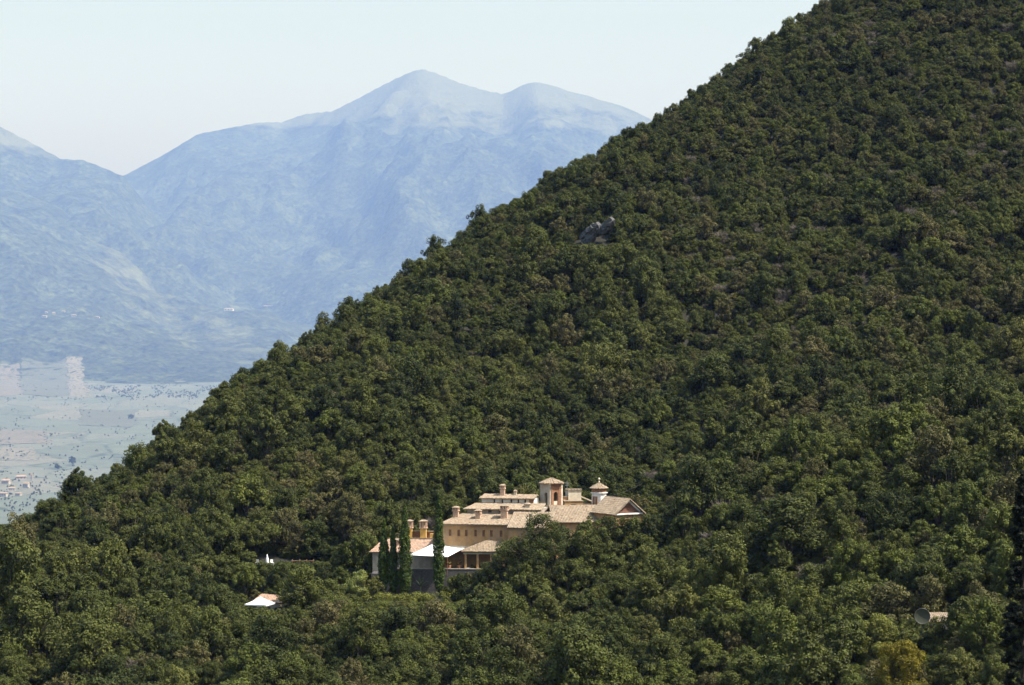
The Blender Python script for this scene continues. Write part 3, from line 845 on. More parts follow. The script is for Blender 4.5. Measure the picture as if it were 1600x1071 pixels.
m = MB(); m.box(fL, 8.3, 9.0, 4.67, 5.3, 6.4, 8.1); m.build("yellow_pillar", M['yellow'], wing)
chimney(fL, 4.95, 4.9, 7.0, 10.3, 1.1, M['yellow'], wing)
chimney(fL, 7.2, 5.0, 7.0, 10.3, 1.15, M['yellow'], wing)
chimney(fL, 3.5, 2.2, 6.2, 7.5, 1.0, M['palebrick'], wing)

# --- garden terrace: ground slab, retaining wall, awning, pavilion, pots, table
fS = frame(P(640, 897, 346.5), 3)
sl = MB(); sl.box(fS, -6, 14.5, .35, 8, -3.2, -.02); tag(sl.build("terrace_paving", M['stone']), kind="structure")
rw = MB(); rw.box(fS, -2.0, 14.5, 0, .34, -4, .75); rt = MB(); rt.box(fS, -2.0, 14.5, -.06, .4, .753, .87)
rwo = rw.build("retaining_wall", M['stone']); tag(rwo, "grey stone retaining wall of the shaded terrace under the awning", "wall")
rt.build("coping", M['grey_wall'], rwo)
A_ = [P(638, 867.5, 345.2), P(699, 870.5, 344.8), P(733, 853.5, 350.2), P(675, 850.5, 350.0)]
aw = thing("awning", "white canvas awning stretched over the terrace between two cypresses", "awning", P(676, 898, 347))
m = MB(); n = 14; vs = []; fs = []
for d in (0, .03):
    for j in range(n + 1):
        for i in range(n + 1):
            u, v = i / n, j / n
            p = A_[0].lerp(A_[1], u).lerp(A_[3].lerp(A_[2], u), v)
            sag = .28 * math.sin(math.pi * u) * math.sin(math.pi * v) + .05 * math.sin(9.4 * u + 2 * v) * math.sin(math.pi * v)
            vs.append(p - Vector((0, 0, sag + d)))
k0 = (n + 1) ** 2
for j in range(n):
    for i in range(n):
        q = [j * (n + 1) + i, j * (n + 1) + i + 1, (j + 1) * (n + 1) + i + 1, (j + 1) * (n + 1) + i]
        fs += [tuple(q), tuple(k0 + x for x in q[::-1])]
for i in range(n):
    for a, b in ((i, i + 1), (n * (n + 1) + i + 1, n * (n + 1) + i), ((i + 1) * (n + 1), i * (n + 1)), (i * (n + 1) + n, (i + 1) * (n + 1) + n)):
        fs.append((b, a, k0 + a, k0 + b))
m.add(vs, fs); m.build("canopy", M['cloth'], aw, True)
m = MB(); m.tube([A_[0], A_[1]], .05, .05, 6); m.build("front_bar", M['white_metal'], aw)
for q in (A_[0], A_[1]):
    m = MB(); m.tube([Vector((q.x, q.y, fS(0, 0, -.1).z)), q - Vector((0, 0, .05))], .04, .04, 7); m.build("post", M['wood'], aw)

fP = frame(P(723, 897, 346.2), 2)
pav = thing("pavilion", "open terrace pavilion with a hipped tiled roof, right of the white awning", "pavilion", P(723, 897, 346.2))
m = MB(); hh = 3.45
m.tiles(fP(-.2, -.35, hh), fP(8.6, -.35, hh), fP(5.2, 2.6, hh + 1.75), fP(4.2, 2.6, hh + 1.75), seed=100)
m.tiles(fP(-.2, 5.5, hh), fP(-.2, -.35, hh), fP(4.2, 2.6, hh + 1.75), fP(4.2, 2.61, hh + 1.75), seed=101)
m.tiles(fP(8.6, -.35, hh), fP(8.6, 5.5, hh), fP(5.2, 2.61, hh + 1.75), fP(5.2, 2.6, hh + 1.75), seed=102)
m.tiles(fP(8.6, 5.5, hh), fP(-.2, 5.5, hh), fP(4.2, 2.6, hh + 1.75), fP(5.2, 2.6, hh + 1.75), seed=103)
m.build("roof", M['tile'], pav)
m = MB(); m.box(fP, .1, 8.3, 0, .3, hh - .4, hh - .1); m.box(fP, .1, .4, .3, 5.2, hh - .4, hh - .1); m.build("beam", M['cream'], pav)
for u in (.45, 2.3, 4.4, 6.4, 8.0):
    m = MB(); m.box(fP, u - .17, u + .17, 0.02, .28, -.1, hh - .4); m.build("post", M['tan_wood'], pav)
m = MB(); m.box(fP, .5, 8.4, 5.1, 5.3, -.1, hh - .1); m.build("rear_wall", M['palebrick'], pav)

fl = [(702, 893, 346.6, .42), (711, 890, 347.2, .5), (717, 894, 346.7, .38), (724, 891, 347.0, .46), (738, 893, 346.9, .4), (744, 888, 347.4, .5)]
flb = ["red-flowering potted plant at the foot of the rightmost cypress", "potted plant with red blossom, second from the rightmost cypress", "small red-flowering pot third from the rightmost cypress",
       "red-flowering pot just left of the white terrace table", "red-flowering pot just right of the white terrace table", "red-flowering pot nearest the dark oak on the terrace"]
zfl = fS(0, 0, 0).z
for i, (px, py, Y, rr) in enumerate(fl):
    q = P(px, py, Y); q.z = zfl + .85 if Y < 346.8 else zfl
    t = thing("potted_plant", flb[i], "potted plant", q, "potted flowers along the terrace edge")
    m = MB(); m.lathe(q, [(.2, 0), (.28, .4), (.31, .4), (.31, .48)], 12); m.build("pot", M['terracotta'], t)
    g = np.random.default_rng(50 + i); cc = g.normal(size=(9, 3)) * rr * .55; cc[:, 2] = abs(cc[:, 2]) + .7
    for nm, mt, k, lf in (("leaves", 'fresh', 40, .13), ("blossom", 'flower', 12, .12)):
        me = leaf_mesh(nm, cc, np.full(9, rr * .5), g.uniform(.2, .8, 9), k, lf, [M[mt]], seed=60 + i)
        o = bpy.data.objects.new(nm, me); C.objects.link(o); o.parent = t
q = P(731, 889, 346.9); q.z = zfl
tb = thing("garden_table", "small white round table on the terrace in front of the pavilion", "table", q)
m = MB(); m.lathe(q + Vector((0, 0, .84)), [(.62, 0), (.64, .02), (.64, .05), (.62, .07)], 18); m.build("tabletop", M['white_metal'], tb)
m = MB(); m.lathe(q, [(.3, 0), (.28, .05), (.05, .1), (.04, .84)], 10); m.build("pedestal", M['white_metal'], tb)
def chair(name, label, q, rot, group):
    f = frame(q, rot); t = thing(name, label, "chair", q, group)
    m = MB(); m.box(f, -.22, .22, -.22, .22, .42, .47); m.build("seat", M['white_metal'], t)
    m = MB(); m.box(f, -.22, .22, .19, .23, .474, .95); m.build("backrest", M['white_metal'], t)
    for a in (-1, 1):
        for b in (-1, 1):
            m = MB(); m.box(f, a * .19 - .025, a * .19 + .025, b * .19 - .025, b * .19 + .025, 0, .42); m.build("leg", M['white_metal'], t)
    return t

# --- garden to the left: white parasol, hut roof, chairs, rail fence
q = P(406.5, 943, 337); gz = hz(q.x, q.y)
par = thing("white_parasol", "large white square parasol in the clearing left of the cypresses", "parasol", Vector((q.x, q.y, gz)))
fA = frame(Vector((q.x, q.y, q.z)), 18)
m = MB(); e = 1.75
top = [fA(-e, -e, 0), fA(e, -e, 0), fA(e, e, 0), fA(-e, e, 0), fA(0, 0, 1.02)]
vs = []; fs = []
nseg = 8
for k in range(4):
    a, b, c = top[k], top[(k + 1) % 4], top[4]
    i0 = len(vs)
    for j in range(nseg + 1):
        for i in range(nseg + 1):
            p = a.lerp(b, i / nseg).lerp(c, j / nseg)
            vs.append(p - Vector((0, 0, .12 * math.sin(math.pi * i / nseg) * (1 - j / nseg) + .1 * math.sin(math.pi * j / nseg))))
    for j in range(nseg):
        for i in range(nseg):
            w_ = nseg + 1; fs.append((i0 + j * w_ + i, i0 + j * w_ + i + 1, i0 + (j + 1) * w_ + i + 1, i0 + (j + 1) * w_ + i))
    i0 = len(vs)
    vs += [a, b, b - Vector((0, 0, .2)), a - Vector((0, 0, .2))]; fs.append((i0, i0 + 1, i0 + 2, i0 + 3))
m.add(vs, fs); m.build("canopy", M['cloth'], par)
m = MB(); m.tube([Vector((q.x, q.y, gz - .2)), Vector((q.x, q.y, q.z + 1.05))], .05, .04, 8); m.build("pole", M['tan_wood'], par)
for k in range(4):
    m = MB(); m.tube([top[4] - Vector((0, 0, .15)), top[k] - Vector((0, 0, .06))], .025, .02, 5); m.build("rib", M['tan_wood'], par)
Y0 = 341.5; fK = frame(P(399, 946, Y0), 4)
hut = thing("garden_hut", "low hut with a rusty tiled roof just behind the white parasol", "hut", P(399, 946, Y0))
m = MB(); m.box(fK, .2, 3.6, .2, 3.2, -2.5, .75); m.build("wall", M['grey_wall'], hut)
m = MB(); m.tiles(fK(-.2, -.2, .75), fK(4.0, -.2, .35), fK(3.0, 2.2, 1.25), fK(.6, 2.2, 1.45), seed=120); m.tiles(fK(4.0, 3.6, .6), fK(-.2, 3.6, .6), fK(.6, 2.2, 1.45), fK(3.0, 2.2, 1.25), seed=121)
m.tiles(fK(4.0, -.2, .35), fK(4.0, 3.6, .6), fK(3.0, 2.21, 1.25), fK(3.0, 2.2, 1.25), seed=122); m.tiles(fK(-.2, 3.6, .6), fK(-.2, -.2, .75), fK(.6, 2.2, 1.45), fK(.6, 2.21, 1.45), seed=123)
m.build("roof", M['tile_red'], hut)
m = MB(); m.box(fK, 1.4, 2.3, .15, .197, -2.4, -.3); m.build("door", M['dark'], hut)

q = P(417, 888, 359.5); zg = max(q.z, hz(q.x, q.y) + .0)
gl = MB(); gl.box(frame(P(398, 889, 359), 0), 0, 10.5, -.5, 6, -4, .0); tag(gl.build("garden_terrace", M['ground']), kind="structure")
zg = P(398, 889, 359).z
pq = Vector((P(417.5, 880, 359.5).x, 359.5, zg))
t = thing("folded_parasol", "closed white parasol in the shaded garden above the hut", "parasol", pq)
m = MB(); m.tube([pq, pq + Vector((0, 0, 2.2))], .04, .03, 7); m.build("pole", M['tan_wood'], t)
m = MB(); m.lathe(pq + Vector((0, 0, .55)), [(.2, 0), (.3, .3), (.24, .9), (.12, 1.4), (.03, 1.75)], 12); m.build("canopy", M['cloth'], t, True)
for i, (px, lb) in enumerate(((401.5, "white garden chair left of the folded parasol"), (425.5, "white garden chair right of the folded parasol"))):
    chair("garden_chair", lb, Vector((P(px, 880, 360).x, 360 - .2, zg + .45)), 20 - 50 * i, "white chairs in the shaded garden")
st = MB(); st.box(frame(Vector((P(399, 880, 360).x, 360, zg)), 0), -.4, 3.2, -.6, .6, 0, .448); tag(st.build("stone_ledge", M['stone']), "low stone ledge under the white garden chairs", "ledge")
fc = thing("rail_fence", "tan wooden rail fence at the edge of the shaded garden left of the villa", "fence", Vector((P(456, 888, 359).x, 359, zg)))
fF = frame(Vector((P(456, 888, 359).x, 359.2, zg)), 0)
for u in (0, 1.2, 2.3, 3.4): 
    m = MB(); m.box(fF, u, u + .12, 0, .12, 0, 1.5); m.build("post", M['fence_wood'], fc)
for w_ in (.55, 1.2):
    m = MB(); m.box(fF, -.1, 3.6, -.06, -.004, w_, w_ + .12); m.build("rail", M['fence_wood'], fc)

# --- lower right: cottage roof and mesh dish
YC = hill_hit(1474, 1006).y
fC = frame(P(1450, 976, YC), -6)
cot = thing("hidden_cottage", "small cottage with a pinkish tiled roof, glimpsed between trees at lower right", "cottage", P(1450, 976, YC))
m = MB(); m.box(fC, .2, 4.4, .3, 4, -5, .35); m.build("wall", M['cream'], cot)
m = MB(); m.tiles(fC(0, 0, .3), fC(4.7, 0, .3), fC(4.7, 2.2, 1.1), fC(0, 2.2, 1.1), seed=130); m.tiles(fC(4.7, 4.4, .3), fC(0, 4.4, .3), fC(0, 2.2, 1.1), fC(4.7, 2.2, 1.1), seed=131)
m.build("roof", M['tile'], cot)
window(fC, 2.0, 2.7, .1, -1.8, -.7, cot)
qd = P(1441, 963, YC - 2.5)
dish = thing("mesh_dish", "round greenish mesh satellite dish beside the hidden cottage roof", "satellite dish", Vector((qd.x, qd.y, hz(qd.x, qd.y))))
ax = Vector((-.12, -1, .05)).normalized(); xx = ax.cross(Vector((0, 0, 1))).normalized(); yy = xx.cross(ax)
m = MB(); rows = [(0.02, 0), (.3, .015), (.55, .05), (.78, .1), (.93, .15)]; vs = []; fs = []
for off in (0, -.03):
    for r_, d_ in rows: vs += [qd + (xx * math.cos(6.2832 * k / 32) + yy * math.sin(6.2832 * k / 32)) * r_ + ax * (d_ + off) for k in range(32)]
for b0 in (0, 160):
    for i in range(4):
        for k in range(32): fs.append((b0 + i * 32 + k, b0 + i * 32 + (k + 1) % 32, b0 + (i + 1) * 32 + (k + 1) % 32, b0 + (i + 1) * 32 + k))
m.add(vs, fs); M['dish'] = plain('olive_mesh', (0.04, 0.045, 0.024), .6, .3, 20); m.build("reflector", M['dish'], dish)
m = MB(); m.tube([qd + (xx * math.cos(6.2832 * k / 32) + yy * math.sin(6.2832 * k / 32)) * .93 + ax * .15 for k in range(33)], .035, .035, 6); M['rim'] = plain('dark_rim', (0.08, 0.085, 0.07), .6, .2); m.build("rim", M['rim'], dish)
m = MB(); m.tube([Vector((qd.x, qd.y + .1, hz(qd.x, qd.y) - .2)), Vector((qd.x, qd.y + .1, qd.z))], .045, .035, 8); m.build("mast", M['rim'], dish)

# --- limestone outcrop high on the slope
rk = MB(); YR = 506; rc = P(928, 362, YR); rn_ = Vector((-.74, -.66, -.06)).normalized()
def slab(outline, off, depth, seed):
    g = random.Random(seed); ring = []
    for k in range(len(outline)):
        (x0, y0), (x1, y1) = outline[k], outline[(k + 1) % len(outline)]
        for q in range(3):
            f = q / 3; d = P(x0 + (x1 - x0) * f + g.uniform(-1, 1), y0 + (y1 - y0) * f + g.uniform(-1, 1), 1.0)
            ring.append(d * ((rc + rn_ * off).dot(rn_) / d.dot(rn_)))
    n_ = len(ring); c0 = sum(ring, Vector()) / n_
    rings = [[c0.lerp(p, .45) + rn_ * g.uniform(-.1, .5) for p in ring], [p + rn_ * g.uniform(-.25, .3) for p in ring],
             [p - rn_ * depth * .45 + Vector((0, 0, g.uniform(-.1, .35))) for p in ring], [c0.lerp(p, .85) - rn_ * depth for p in ring]]
    vs = [p for q in rings for p in q]; fs = [tuple(range(n_)), tuple(range(3 * n_, 4 * n_))[::-1]]
    for a in range(3):
        for k in range(n_): fs.append((a * n_ + k, a * n_ + (k + 1) % n_, (a + 1) * n_ + (k + 1) % n_, (a + 1) * n_ + k))
    rk.add(vs, fs)
slab([(904, 371), (913, 360), (922, 353), (930, 357), (929, 366), (925, 378), (920, 388), (912, 384)], .8, 1.3, 1)
slab([(923, 352), (931, 348), (936, 353), (935, 364), (929, 372), (926, 362)], .3, 1.3, 2)
slab([(934, 352), (945, 347), (952, 340), (957, 345), (952, 357), (942, 366), (934, 366)], -.4, 1.5, 3)
tag(rk.build("rock_outcrop", M['rock']), "grey limestone outcrop showing through the trees halfway up the slope", "rock")

# ------------------------------------------------------------------ cypresses
def cypress(label, px, top, bot, Y, wpx, seed, lean=0.0):
    a, b = P(px, top, Y), P(px, bot, Y); Hh = a.z - b.z; Rm = wpx / 2 / F * Y
    g = np.random.default_rng(seed); c = []; r = []; t = []
    for i in range(330):
        f = g.uniform(0, 1) ** 1.1
        prof = 1.0 * Rm * min(1, (1 - f) * 1.9) ** .7 * (0.78 + .22 * min(1, f / .12))
        an = g.uniform(0, 6.28); rr = prof * g.uniform(.35, .8)
        c.append((rr * math.cos(an) + lean * f * Hh, rr * math.sin(an), f * Hh * .985)); r.append(max(.16, prof * .38)); t.append(g.uniform(.1, .9))
    me = leaf_mesh("cypress_crown", np.array(c), np.array(r), np.array(t), 34, .17, [M['cypress']], up=.5, rnd=.5, seed=seed, squash=(1, 1, 1.9), stretch=2.0)
    q = Vector((b.x, b.y, b.z))
    o = thing("cypress", label, "cypress", q, "tall cypresses in front of the garden wing")
    k = bpy.data.objects.new("crown", me); C.objects.link(k); k.parent = o
    m = MB(); m.tube([q - Vector((0, 0, 1.5)), q + Vector((lean * Hh * .3, 0, Hh * .5)), q + Vector((lean * Hh * .8, 0, Hh * .85))], .24, .04, 8); m.build("trunk", M['bark'], o)
    placed_trees.append((b.x, b.y, 1.6))
cypress("leftmost cypress, slim and pointed, beside the grey end wall of the wing", 599, 812, 920, 344.6, 18, 1, .012)
cypress("shortest, narrowest cypress, second from the left in the row", 615, 824, 921, 344.2, 15, 2, -.01)
cypress("broad-based tall cypress, third in the row, left of the awning", 633, 788, 922, 343.4, 22, 3, -.004)
cypress("tall thick cypress standing alone in front of the white awning", 686, 772, 920, 343.0, 19, 4, -.004)

# ------------------------------------------------------------------ trees and bushes with a place of their own
T_ = clump_tree
T_("pale_bush", "round pale green bush left of the cypresses", "bush", 561, 880, 343, 42, M['light_bush'], 11, 90, 70, .2, base_f=.05)
T_("oak", "big dark oak in front of the hall's right half, top reaching the roofs", "oak", 850, 790, 336, 132, M['oak'], 12, 240, 80, .24)
T_("oak", "dark oak overlapping the pavilion roof's right side", "oak", 794, 826, 338, 88, M['oak'], 13, 170, 75, .24)
T_("oak", "dark oak hiding the foot of the long low roof", "oak", 912, 801, 337, 100, M['oak'], 14, 190, 75, .24)
T_("oak", "oak in front of the gabled house, between it and the low roof", "oak", 955, 797, 338, 88, M['oak'], 15, 170, 75, .24)
T_("oak", "dark oak at the right corner of the gabled house", "oak", 1016, 806, 342, 88, M['oak'], 16, 170, 75, .24)
T_("oak", "dark oak between the big dark oak and the long low roof's middle", "oak", 884, 794, 339.5, 88, M['oak'], 37, 170, 75, .24)
T_("oak", "dark oak before the gabled house's left corner, its top at the eave", "oak", 983, 801, 339, 78, M['oak'], 38, 160, 75, .24)
T_("bushy_oak", "dark bush against the retaining wall below the pavilion", "bush", 748, 886, 343, 44, M['oak'], 39, 100, 70, .2, base_f=.05)
T_("bushy_oak", "dark bush between the thick cypress and the low wall bush", "bush", 708, 893, 342.6, 36, M['oak'], 40, 80, 70, .2, base_f=.05)
T_("bushy_oak", "dark bush under the pavilion's left corner post", "bush", 734, 890, 343, 34, M['grey_leaf'], 41, 80, 70, .2, base_f=.05)
T_("bushy_oak", "dark rounded bush at the foot of the leftmost cypress", "bush", 586, 897, 343.2, 34, M['oak'], 43, 80, 70, .2, base_f=.05)
T_("bushy_oak", "small leafy oak in front of the terrace flower pots", "oak", 765, 868, 341.5, 56, M['oak'], 17, 110, 70, .22)
T_("bare_tree", "thin greyish half-bare tree before the roofs, left of the bell tower", "tree", 836, 790, 340, 36, M['grey_leaf'], 18, 60, 36, .2, bark='grey_bark')
T_("brown_oak", "large brownish oak rising behind the leftmost cypress", "oak", 545, 760, 366, 92, M['grey_leaf'], 19, 230, 70, .25)
T_("dark_tree", "dark tall tree filling the gap behind the cypress row", "tree", 606, 775, 372, 74, M['oak'], 20, 190, 75, .25)
T_("brown_oak", "brownish-topped oak above the shaded garden, left of the villa", "oak", 445, 790, 368, 90, M['grey_leaf'], 21, 210, 70, .25)
T_("oak", "wide dark oak over the shaded garden furniture", "oak", 400, 800, 366, 84, M['oak'], 22, 200, 75, .25)
T_("oak", "dark oak at the garden's left side above the hut", "oak", 345, 812, 362, 80, M['oak'], 23, 200, 75, .25)
T_("oak", "dark oak hanging over the rail fence", "oak", 497, 815, 364, 70, M['oak'], 24, 180, 75, .25)
T_("fresh_tree", "fresh green tree on the slope up and right of the gabled house", "tree", 1046, 718, 384, 52, M['fresh'], 25, 130, 70, .25)
T_("fresh_bush", "bright green bush beyond the hut, below the rail fence", "bush", 464, 892, 349, 26, M['fresh'], 26, 60, 60, .2, base_f=.05)
lime_t = T_("lime_tree", "lime-green tree below the mesh dish at lower right", "tree", 1372, 960, 278, 86, M['lime_leaf'], 27, 190, 70, .22, base_px=1055)
yellow_t = T_("yellow_tree", "yellow-orange tree at the bottom edge, brightest foliage at lower right", "tree", 1404, 990, 262, 92, M['yellow_leaf'], 28, 190, 70, .2, base_px=1105)
T_("lime_bush", "small pale lime-green sapling just below the mesh dish", "sapling", 1450, 990, 281, 30, M['light_bush'], 29, 26, 40, .24, base_px=1022)
T_("oak", "tall dark oak right above the mesh dish", "oak", 1445, 850, 312, 100, M['oak'], 30, 240, 80, .25, base_px=965)
T_("oak", "dark oak to the right of the hidden cottage", "oak", 1510, 925, 290, 76, M['oak'], 31, 190, 80, .24, base_px=1015)
T_("oak", "oak just below the hidden cottage, at lower right", "oak", 1500, 1010, 266, 80, M['oak'], 32, 190, 80, .22, base_px=1090)
T_("bushy_oak", "low dark bush in front of the retaining wall, right of the thick cypress", "bush", 722, 893, 342, 46, M['oak'], 33, 90, 70, .2, base_f=.05)
T_("oak", "round oak below the big dark oak, under the hall's right half", "oak", 832, 868, 331, 84, M['oak'], 34, 190, 80, .24)
T_("oak", "oak below the long low roof, second tier from the top", "oak", 890, 870, 331, 84, M['oak'], 35, 190, 80, .24)
T_("oak", "oak below the gabled house, in the lower tier of the group", "oak", 955, 868, 332, 84, M['oak'], 36, 190, 80, .24)
T_("bushy_oak", "low oak bush hiding the hidden cottage's wall, right of the dish", "bush", 1459, 974, 280, 56, M['oak'], 42, 100, 70, .2, base_f=.05, base_px=1018)
T_("thin_tree", "thin leafy sapling standing in front of the hidden cottage's roof", "sapling", 1463, 957, 280, 44, M['oak'], 44, 15, 60, .2, base_f=.3, base_px=1022)
hedge_pts = [(575, 926, 342.4), (592, 930, 341.6), (606, 930, 341.6), (655, 926, 341.2), (672, 929, 341), (700, 926, 341.2), (718, 924, 341.6), (735, 918, 342), (638, 930, 340.6), (622, 932, 340.8)]
zc = []; 
for px, py, Y in hedge_pts:
    for k in range(9):
        p = P(px + rng.uniform(-9, 9), py + rng.uniform(2, 12), Y + rng.uniform(-.8, .8)); zc.append(tuple(p))
zc = np.array(zc); hb = zc.mean(0)
me = leaf_mesh("hedge", zc - hb, np.full(len(zc), .75), rng.uniform(.3, .9, len(zc)), 130, .17, [M['lime_leaf']], seed=5)
o = bpy.data.objects.new("hedge", me); C.objects.link(o); o.location = hb
tag(o, "ragged pale green hedge along the foot of the cypresses", "hedge")
# agave-like rosette between the cypresses
q = P(657, 920, 343.6)
rs = MB(); g = random.Random(4)
for i in range(26):
    a = g.uniform(0, 6.28); l = g.uniform(1.2, 2.2); el = g.uniform(.45, 1.4)
    d = Vector((math.cos(a) * math.cos(el), math.sin(a) * math.cos(el), math.sin(el))); s2 = d.cross(Vector((0, 0, 1))).normalized() * .07
    b = q + Vector((0, 0, .3)); mid = b + d * l * .55; tip = b + d * l - Vector((0, 0, .25 * l * math.cos(el)))
    rs.add([b - s2, b + s2, mid + s2 * 1.3, mid - s2 * 1.3, tip, mid - Vector((0, 0, .03))], [(0, 1, 2, 3), (3, 2, 4), (1, 0, 5), (2, 1, 5), (0, 3, 5), (3, 4, 5), (4, 2, 5)])
rs.tube([q - Vector((0, 0, 1.2)), q + Vector((0, 0, .5))], .12, .1, 7)
M['agave'] = plain('agave_green', (0.1, 0.12, 0.06), .6, .2)
tag(rs.build("spiky_yucca", M['agave']), "spiky yucca against the terrace wall between the two tallest cypresses", "yucca")

# near pine at the right edge, shade put into its needle colour
def near_pine():
    Y = 150; b = P(1597, 1200, Y); gz = hz(b.x, b.y); topz = P(0, 738, Y).z; Hh = topz - gz
    t = thing("pine_tree", "dark near pine cut off by the right edge of the photo", "pine", Vector((b.x, b.y, gz)))
    g = np.random.default_rng(77); c = []; r = []; tn = []
    for i in range(560):
        f = g.uniform(.06, 1) ** .85; an = g.uniform(0, 6.28); R0 = 3.4 * (1 - f) ** .75 + .15
        rr = R0 * g.uniform(.2, 1.0)
        c.append((rr * math.cos(an), rr * math.sin(an), f * Hh - rr * .18)); r.append(.22 + .16 * (1 - f)); tn.append(g.uniform(0, .7))
    me = leaf_mesh("pine_crown", np.array(c), np.array(r), np.array(tn), 90, .13, [M['pine']], seed=3, stretch=2.6, squash=(1.2, 1.2, .8))
    k = bpy.data.objects.new("crown", me); C.objects.link(k); k.parent = t
    m = MB(); m.tube([Vector((b.x, b.y, gz - .8)), Vector((b.x, b.y, gz + Hh * .5)), Vector((b.x + .1, b.y, gz + Hh * .97))], .32, .05, 9); m.build("trunk", M['bark'], t)
near_pine()

# ------------------------------------------------------------------ the wood
# openings of the wood: (px0, px1, lowest pixel row to keep clear, distance of what stands there)
CLEAR = [(568, 705, 938, 350), (700, 764, 905, 349), (764, 1003, 812, 350), (384, 438, 947, 341), (396, 500, 877, 359), (1429, 1478, 969, YC), (902, 958, 380, 508), (545, 580, 905, 343)]
CLEAR += [(1330, 1412, 1030, lime_t.location.y), (1364, 1446, 1068, yellow_t.location.y), (1436, 1464, 1021, lime_t.location.y)]
# plan outlines kept free of trees
def in_rect(fr_o, a, u0, u1, v0, v1, x, y):
    c, sn = math.cos(R(a)), math.sin(R(a)); dx, dy = x - fr_o.x, y - fr_o.y
    u = dx * c - dy * sn; v = dx * sn + dy * c
    return u0 < u < u1 and v0 < v < v1
PLAN = [(H0, 12, -1.5, 19, -3, 13.5), (T0, -36, -2, 4, -2, 4), (U0, 0, -2, 2, -2, 2), (B0, -10, -2, 5.5, -2, 4), (G0, -8, -1, 11, -1, 9), (Q0, -32, -1, 6.5, -1, 7.5),
        (L0, 8, -1.5, 12, -2, 9), (P(640, 897, 346.5), 3, -3, 16, -1, 9), (P(406, 943, 337), 18, -2.2, 2.2, -2.2, 2.2), (P(399, 946, 341.5), 4, -1, 5, -1, 4.5),
        (P(398, 889, 359), 0, -.5, 10.8, -1, 5), (P(1450, 976, YC), -6, -.5, 5, -.5, 5), (P(1441, 963, YC - 2.5), 0, -1, 1, -1.4, 1), (P(925, 360, 508), 0, -4, 5, -3, 4)]
cell = 3.0; gridd = {}
def put(x, y, r): gridd.setdefault((int(x // cell), int(y // cell)), []).append((x, y, r))
def free(x, y, r):
    ci, cj = int(x // cell), int(y // cell)
    for i in range(ci - 3, ci + 4):
        for j in range(cj - 3, cj + 4):
            for (a, b, q) in gridd.get((i, j), ()):
                dd = 0.60 * (r + q)
                if (a - x) ** 2 + (b - y) ** 2 < dd * dd: return False
    return True
for x, y, r in placed_trees: put(x, y, r)
ncand = 110000
yy_ = np.sqrt(rng.uniform(205 ** 2, 800 ** 2, ncand)); xx_ = (rng.uniform(-980, 980, ncand)) / F * yy_
zz_ = hill_z(xx_, yy_)
spec = []
cx_, cy_ = np.array([P(*c).x for c in crest]), np.array([c[2] for c in crest])
for x, y, z in zip(xx_.tolist(), yy_.tolist(), zz_.tolist()):
    yc = np.interp(x, cx_, cy_)
    if y > yc + 55: continue
    px, py = 800 + x / y * F, 535.5 - z / y * F
    n1 = noise.noise(Vector((x / 38, y / 38, 1.0))); n2 = noise.noise(Vector((x / 60, y / 60, 9.0))); n3 = noise.noise(Vector((x / 16, y / 16, 4.0)))
    far = min(1, max(0, (y - 330) / 260))
    sc = (1.02 - 0.40 * far) * (1 + .55 * n3) * random.choice((.55, .75, .9, 1, 1.15, 1.4))
    if y < 330: sc *= 1.0
    if any(in_rect(o, a, u0, u1, v0, v1, x, y) for o, a, u0, u1, v0, v1 in PLAN): continue
    u = random.random()
    bare_p = .006 + (.2 * max(0, n2 + .25) if (px > 1050 and py < 560) else 0.0) + (.07 if (1080 < px < 1250 and 730 < py < 880) else 0)
    fresh_p = .10 + .35 * max(0, n1) + (.22 if px > 1120 and 318 < y < 352 else 0) + (.18 if px > 1100 and y < 300 else 0)
    grey_p = .10 + .25 * max(0, n2) + (.16 if px > 1050 and py < 600 else 0)
    if u < bare_p: k = random.choice(K_BARE); sc *= .62
    elif u < bare_p + fresh_p: k = random.choice(K_FRESH)
    elif u < bare_p + fresh_p + grey_p: k = random.choice(K_GREY)
    else: k = random.choice(K_OAK)
    Rr, Hh = KINDS[k][2] * sc, KINDS[k][3] * sc
    hs = random.choice((.75, .85, .95, 1.05, 1.2)) * random.uniform(.93, 1.07)
    ok = True
    for p0, p1, pb, Yw in CLEAR:
        if y < Yw and px + Rr / y * F > p0 and px - Rr / y * F < p1:
            room = (py - pb) / F * y
            if room < Hh * hs:
                f = room / (Hh * hs)
                if f < .33: ok = False; break
                sc *= f; Rr *= f; Hh *= f
    if not ok or not free(x, y, Rr): continue
    put(x, y, Rr)
    spec.append((x, y, z, k, sc, hs, random.uniform(0, 6.28), px, py))

# low undergrowth filling the gaps
under = []
uy = np.sqrt(rng.uniform(215 ** 2, 740 ** 2, 26000)); ux = rng.uniform(-960, 960, 26000) / F * uy; uz = hill_z(ux, uy)
for x, y, z in zip(ux.tolist(), uy.tolist(), uz.tolist()):
    if y > np.interp(x, cx_, cy_) + 40: continue
    if any(in_rect(o, a, u0 + .6, u1 - .6, v0 + .6, v1 - .6, x, y) for o, a, u0, u1, v0, v1 in PLAN): continue
    s2 = random.uniform(.3, .52); px = 800 + x / y * F; py = 535.5 - z / y * F
    hgt = 6.5 * s2 * .8
    bad = False
    for p0, p1, pb, Yw in CLEAR:
        if y < Yw and p0 - 5 < px < p1 + 5 and (py - pb) / F * y < hgt: bad = True; break
    if bad: continue
    k = random.choice((0, 1, 2, 3, 4, 5, 6, 8, 11, 12)) if random.random() > .02 else random.choice(K_BARE)
    under.append((x, y, z - .9 * s2 * 2, k, (s2 * 1.25, s2 * 1.25, s2), random.uniform(0, 6.28)))

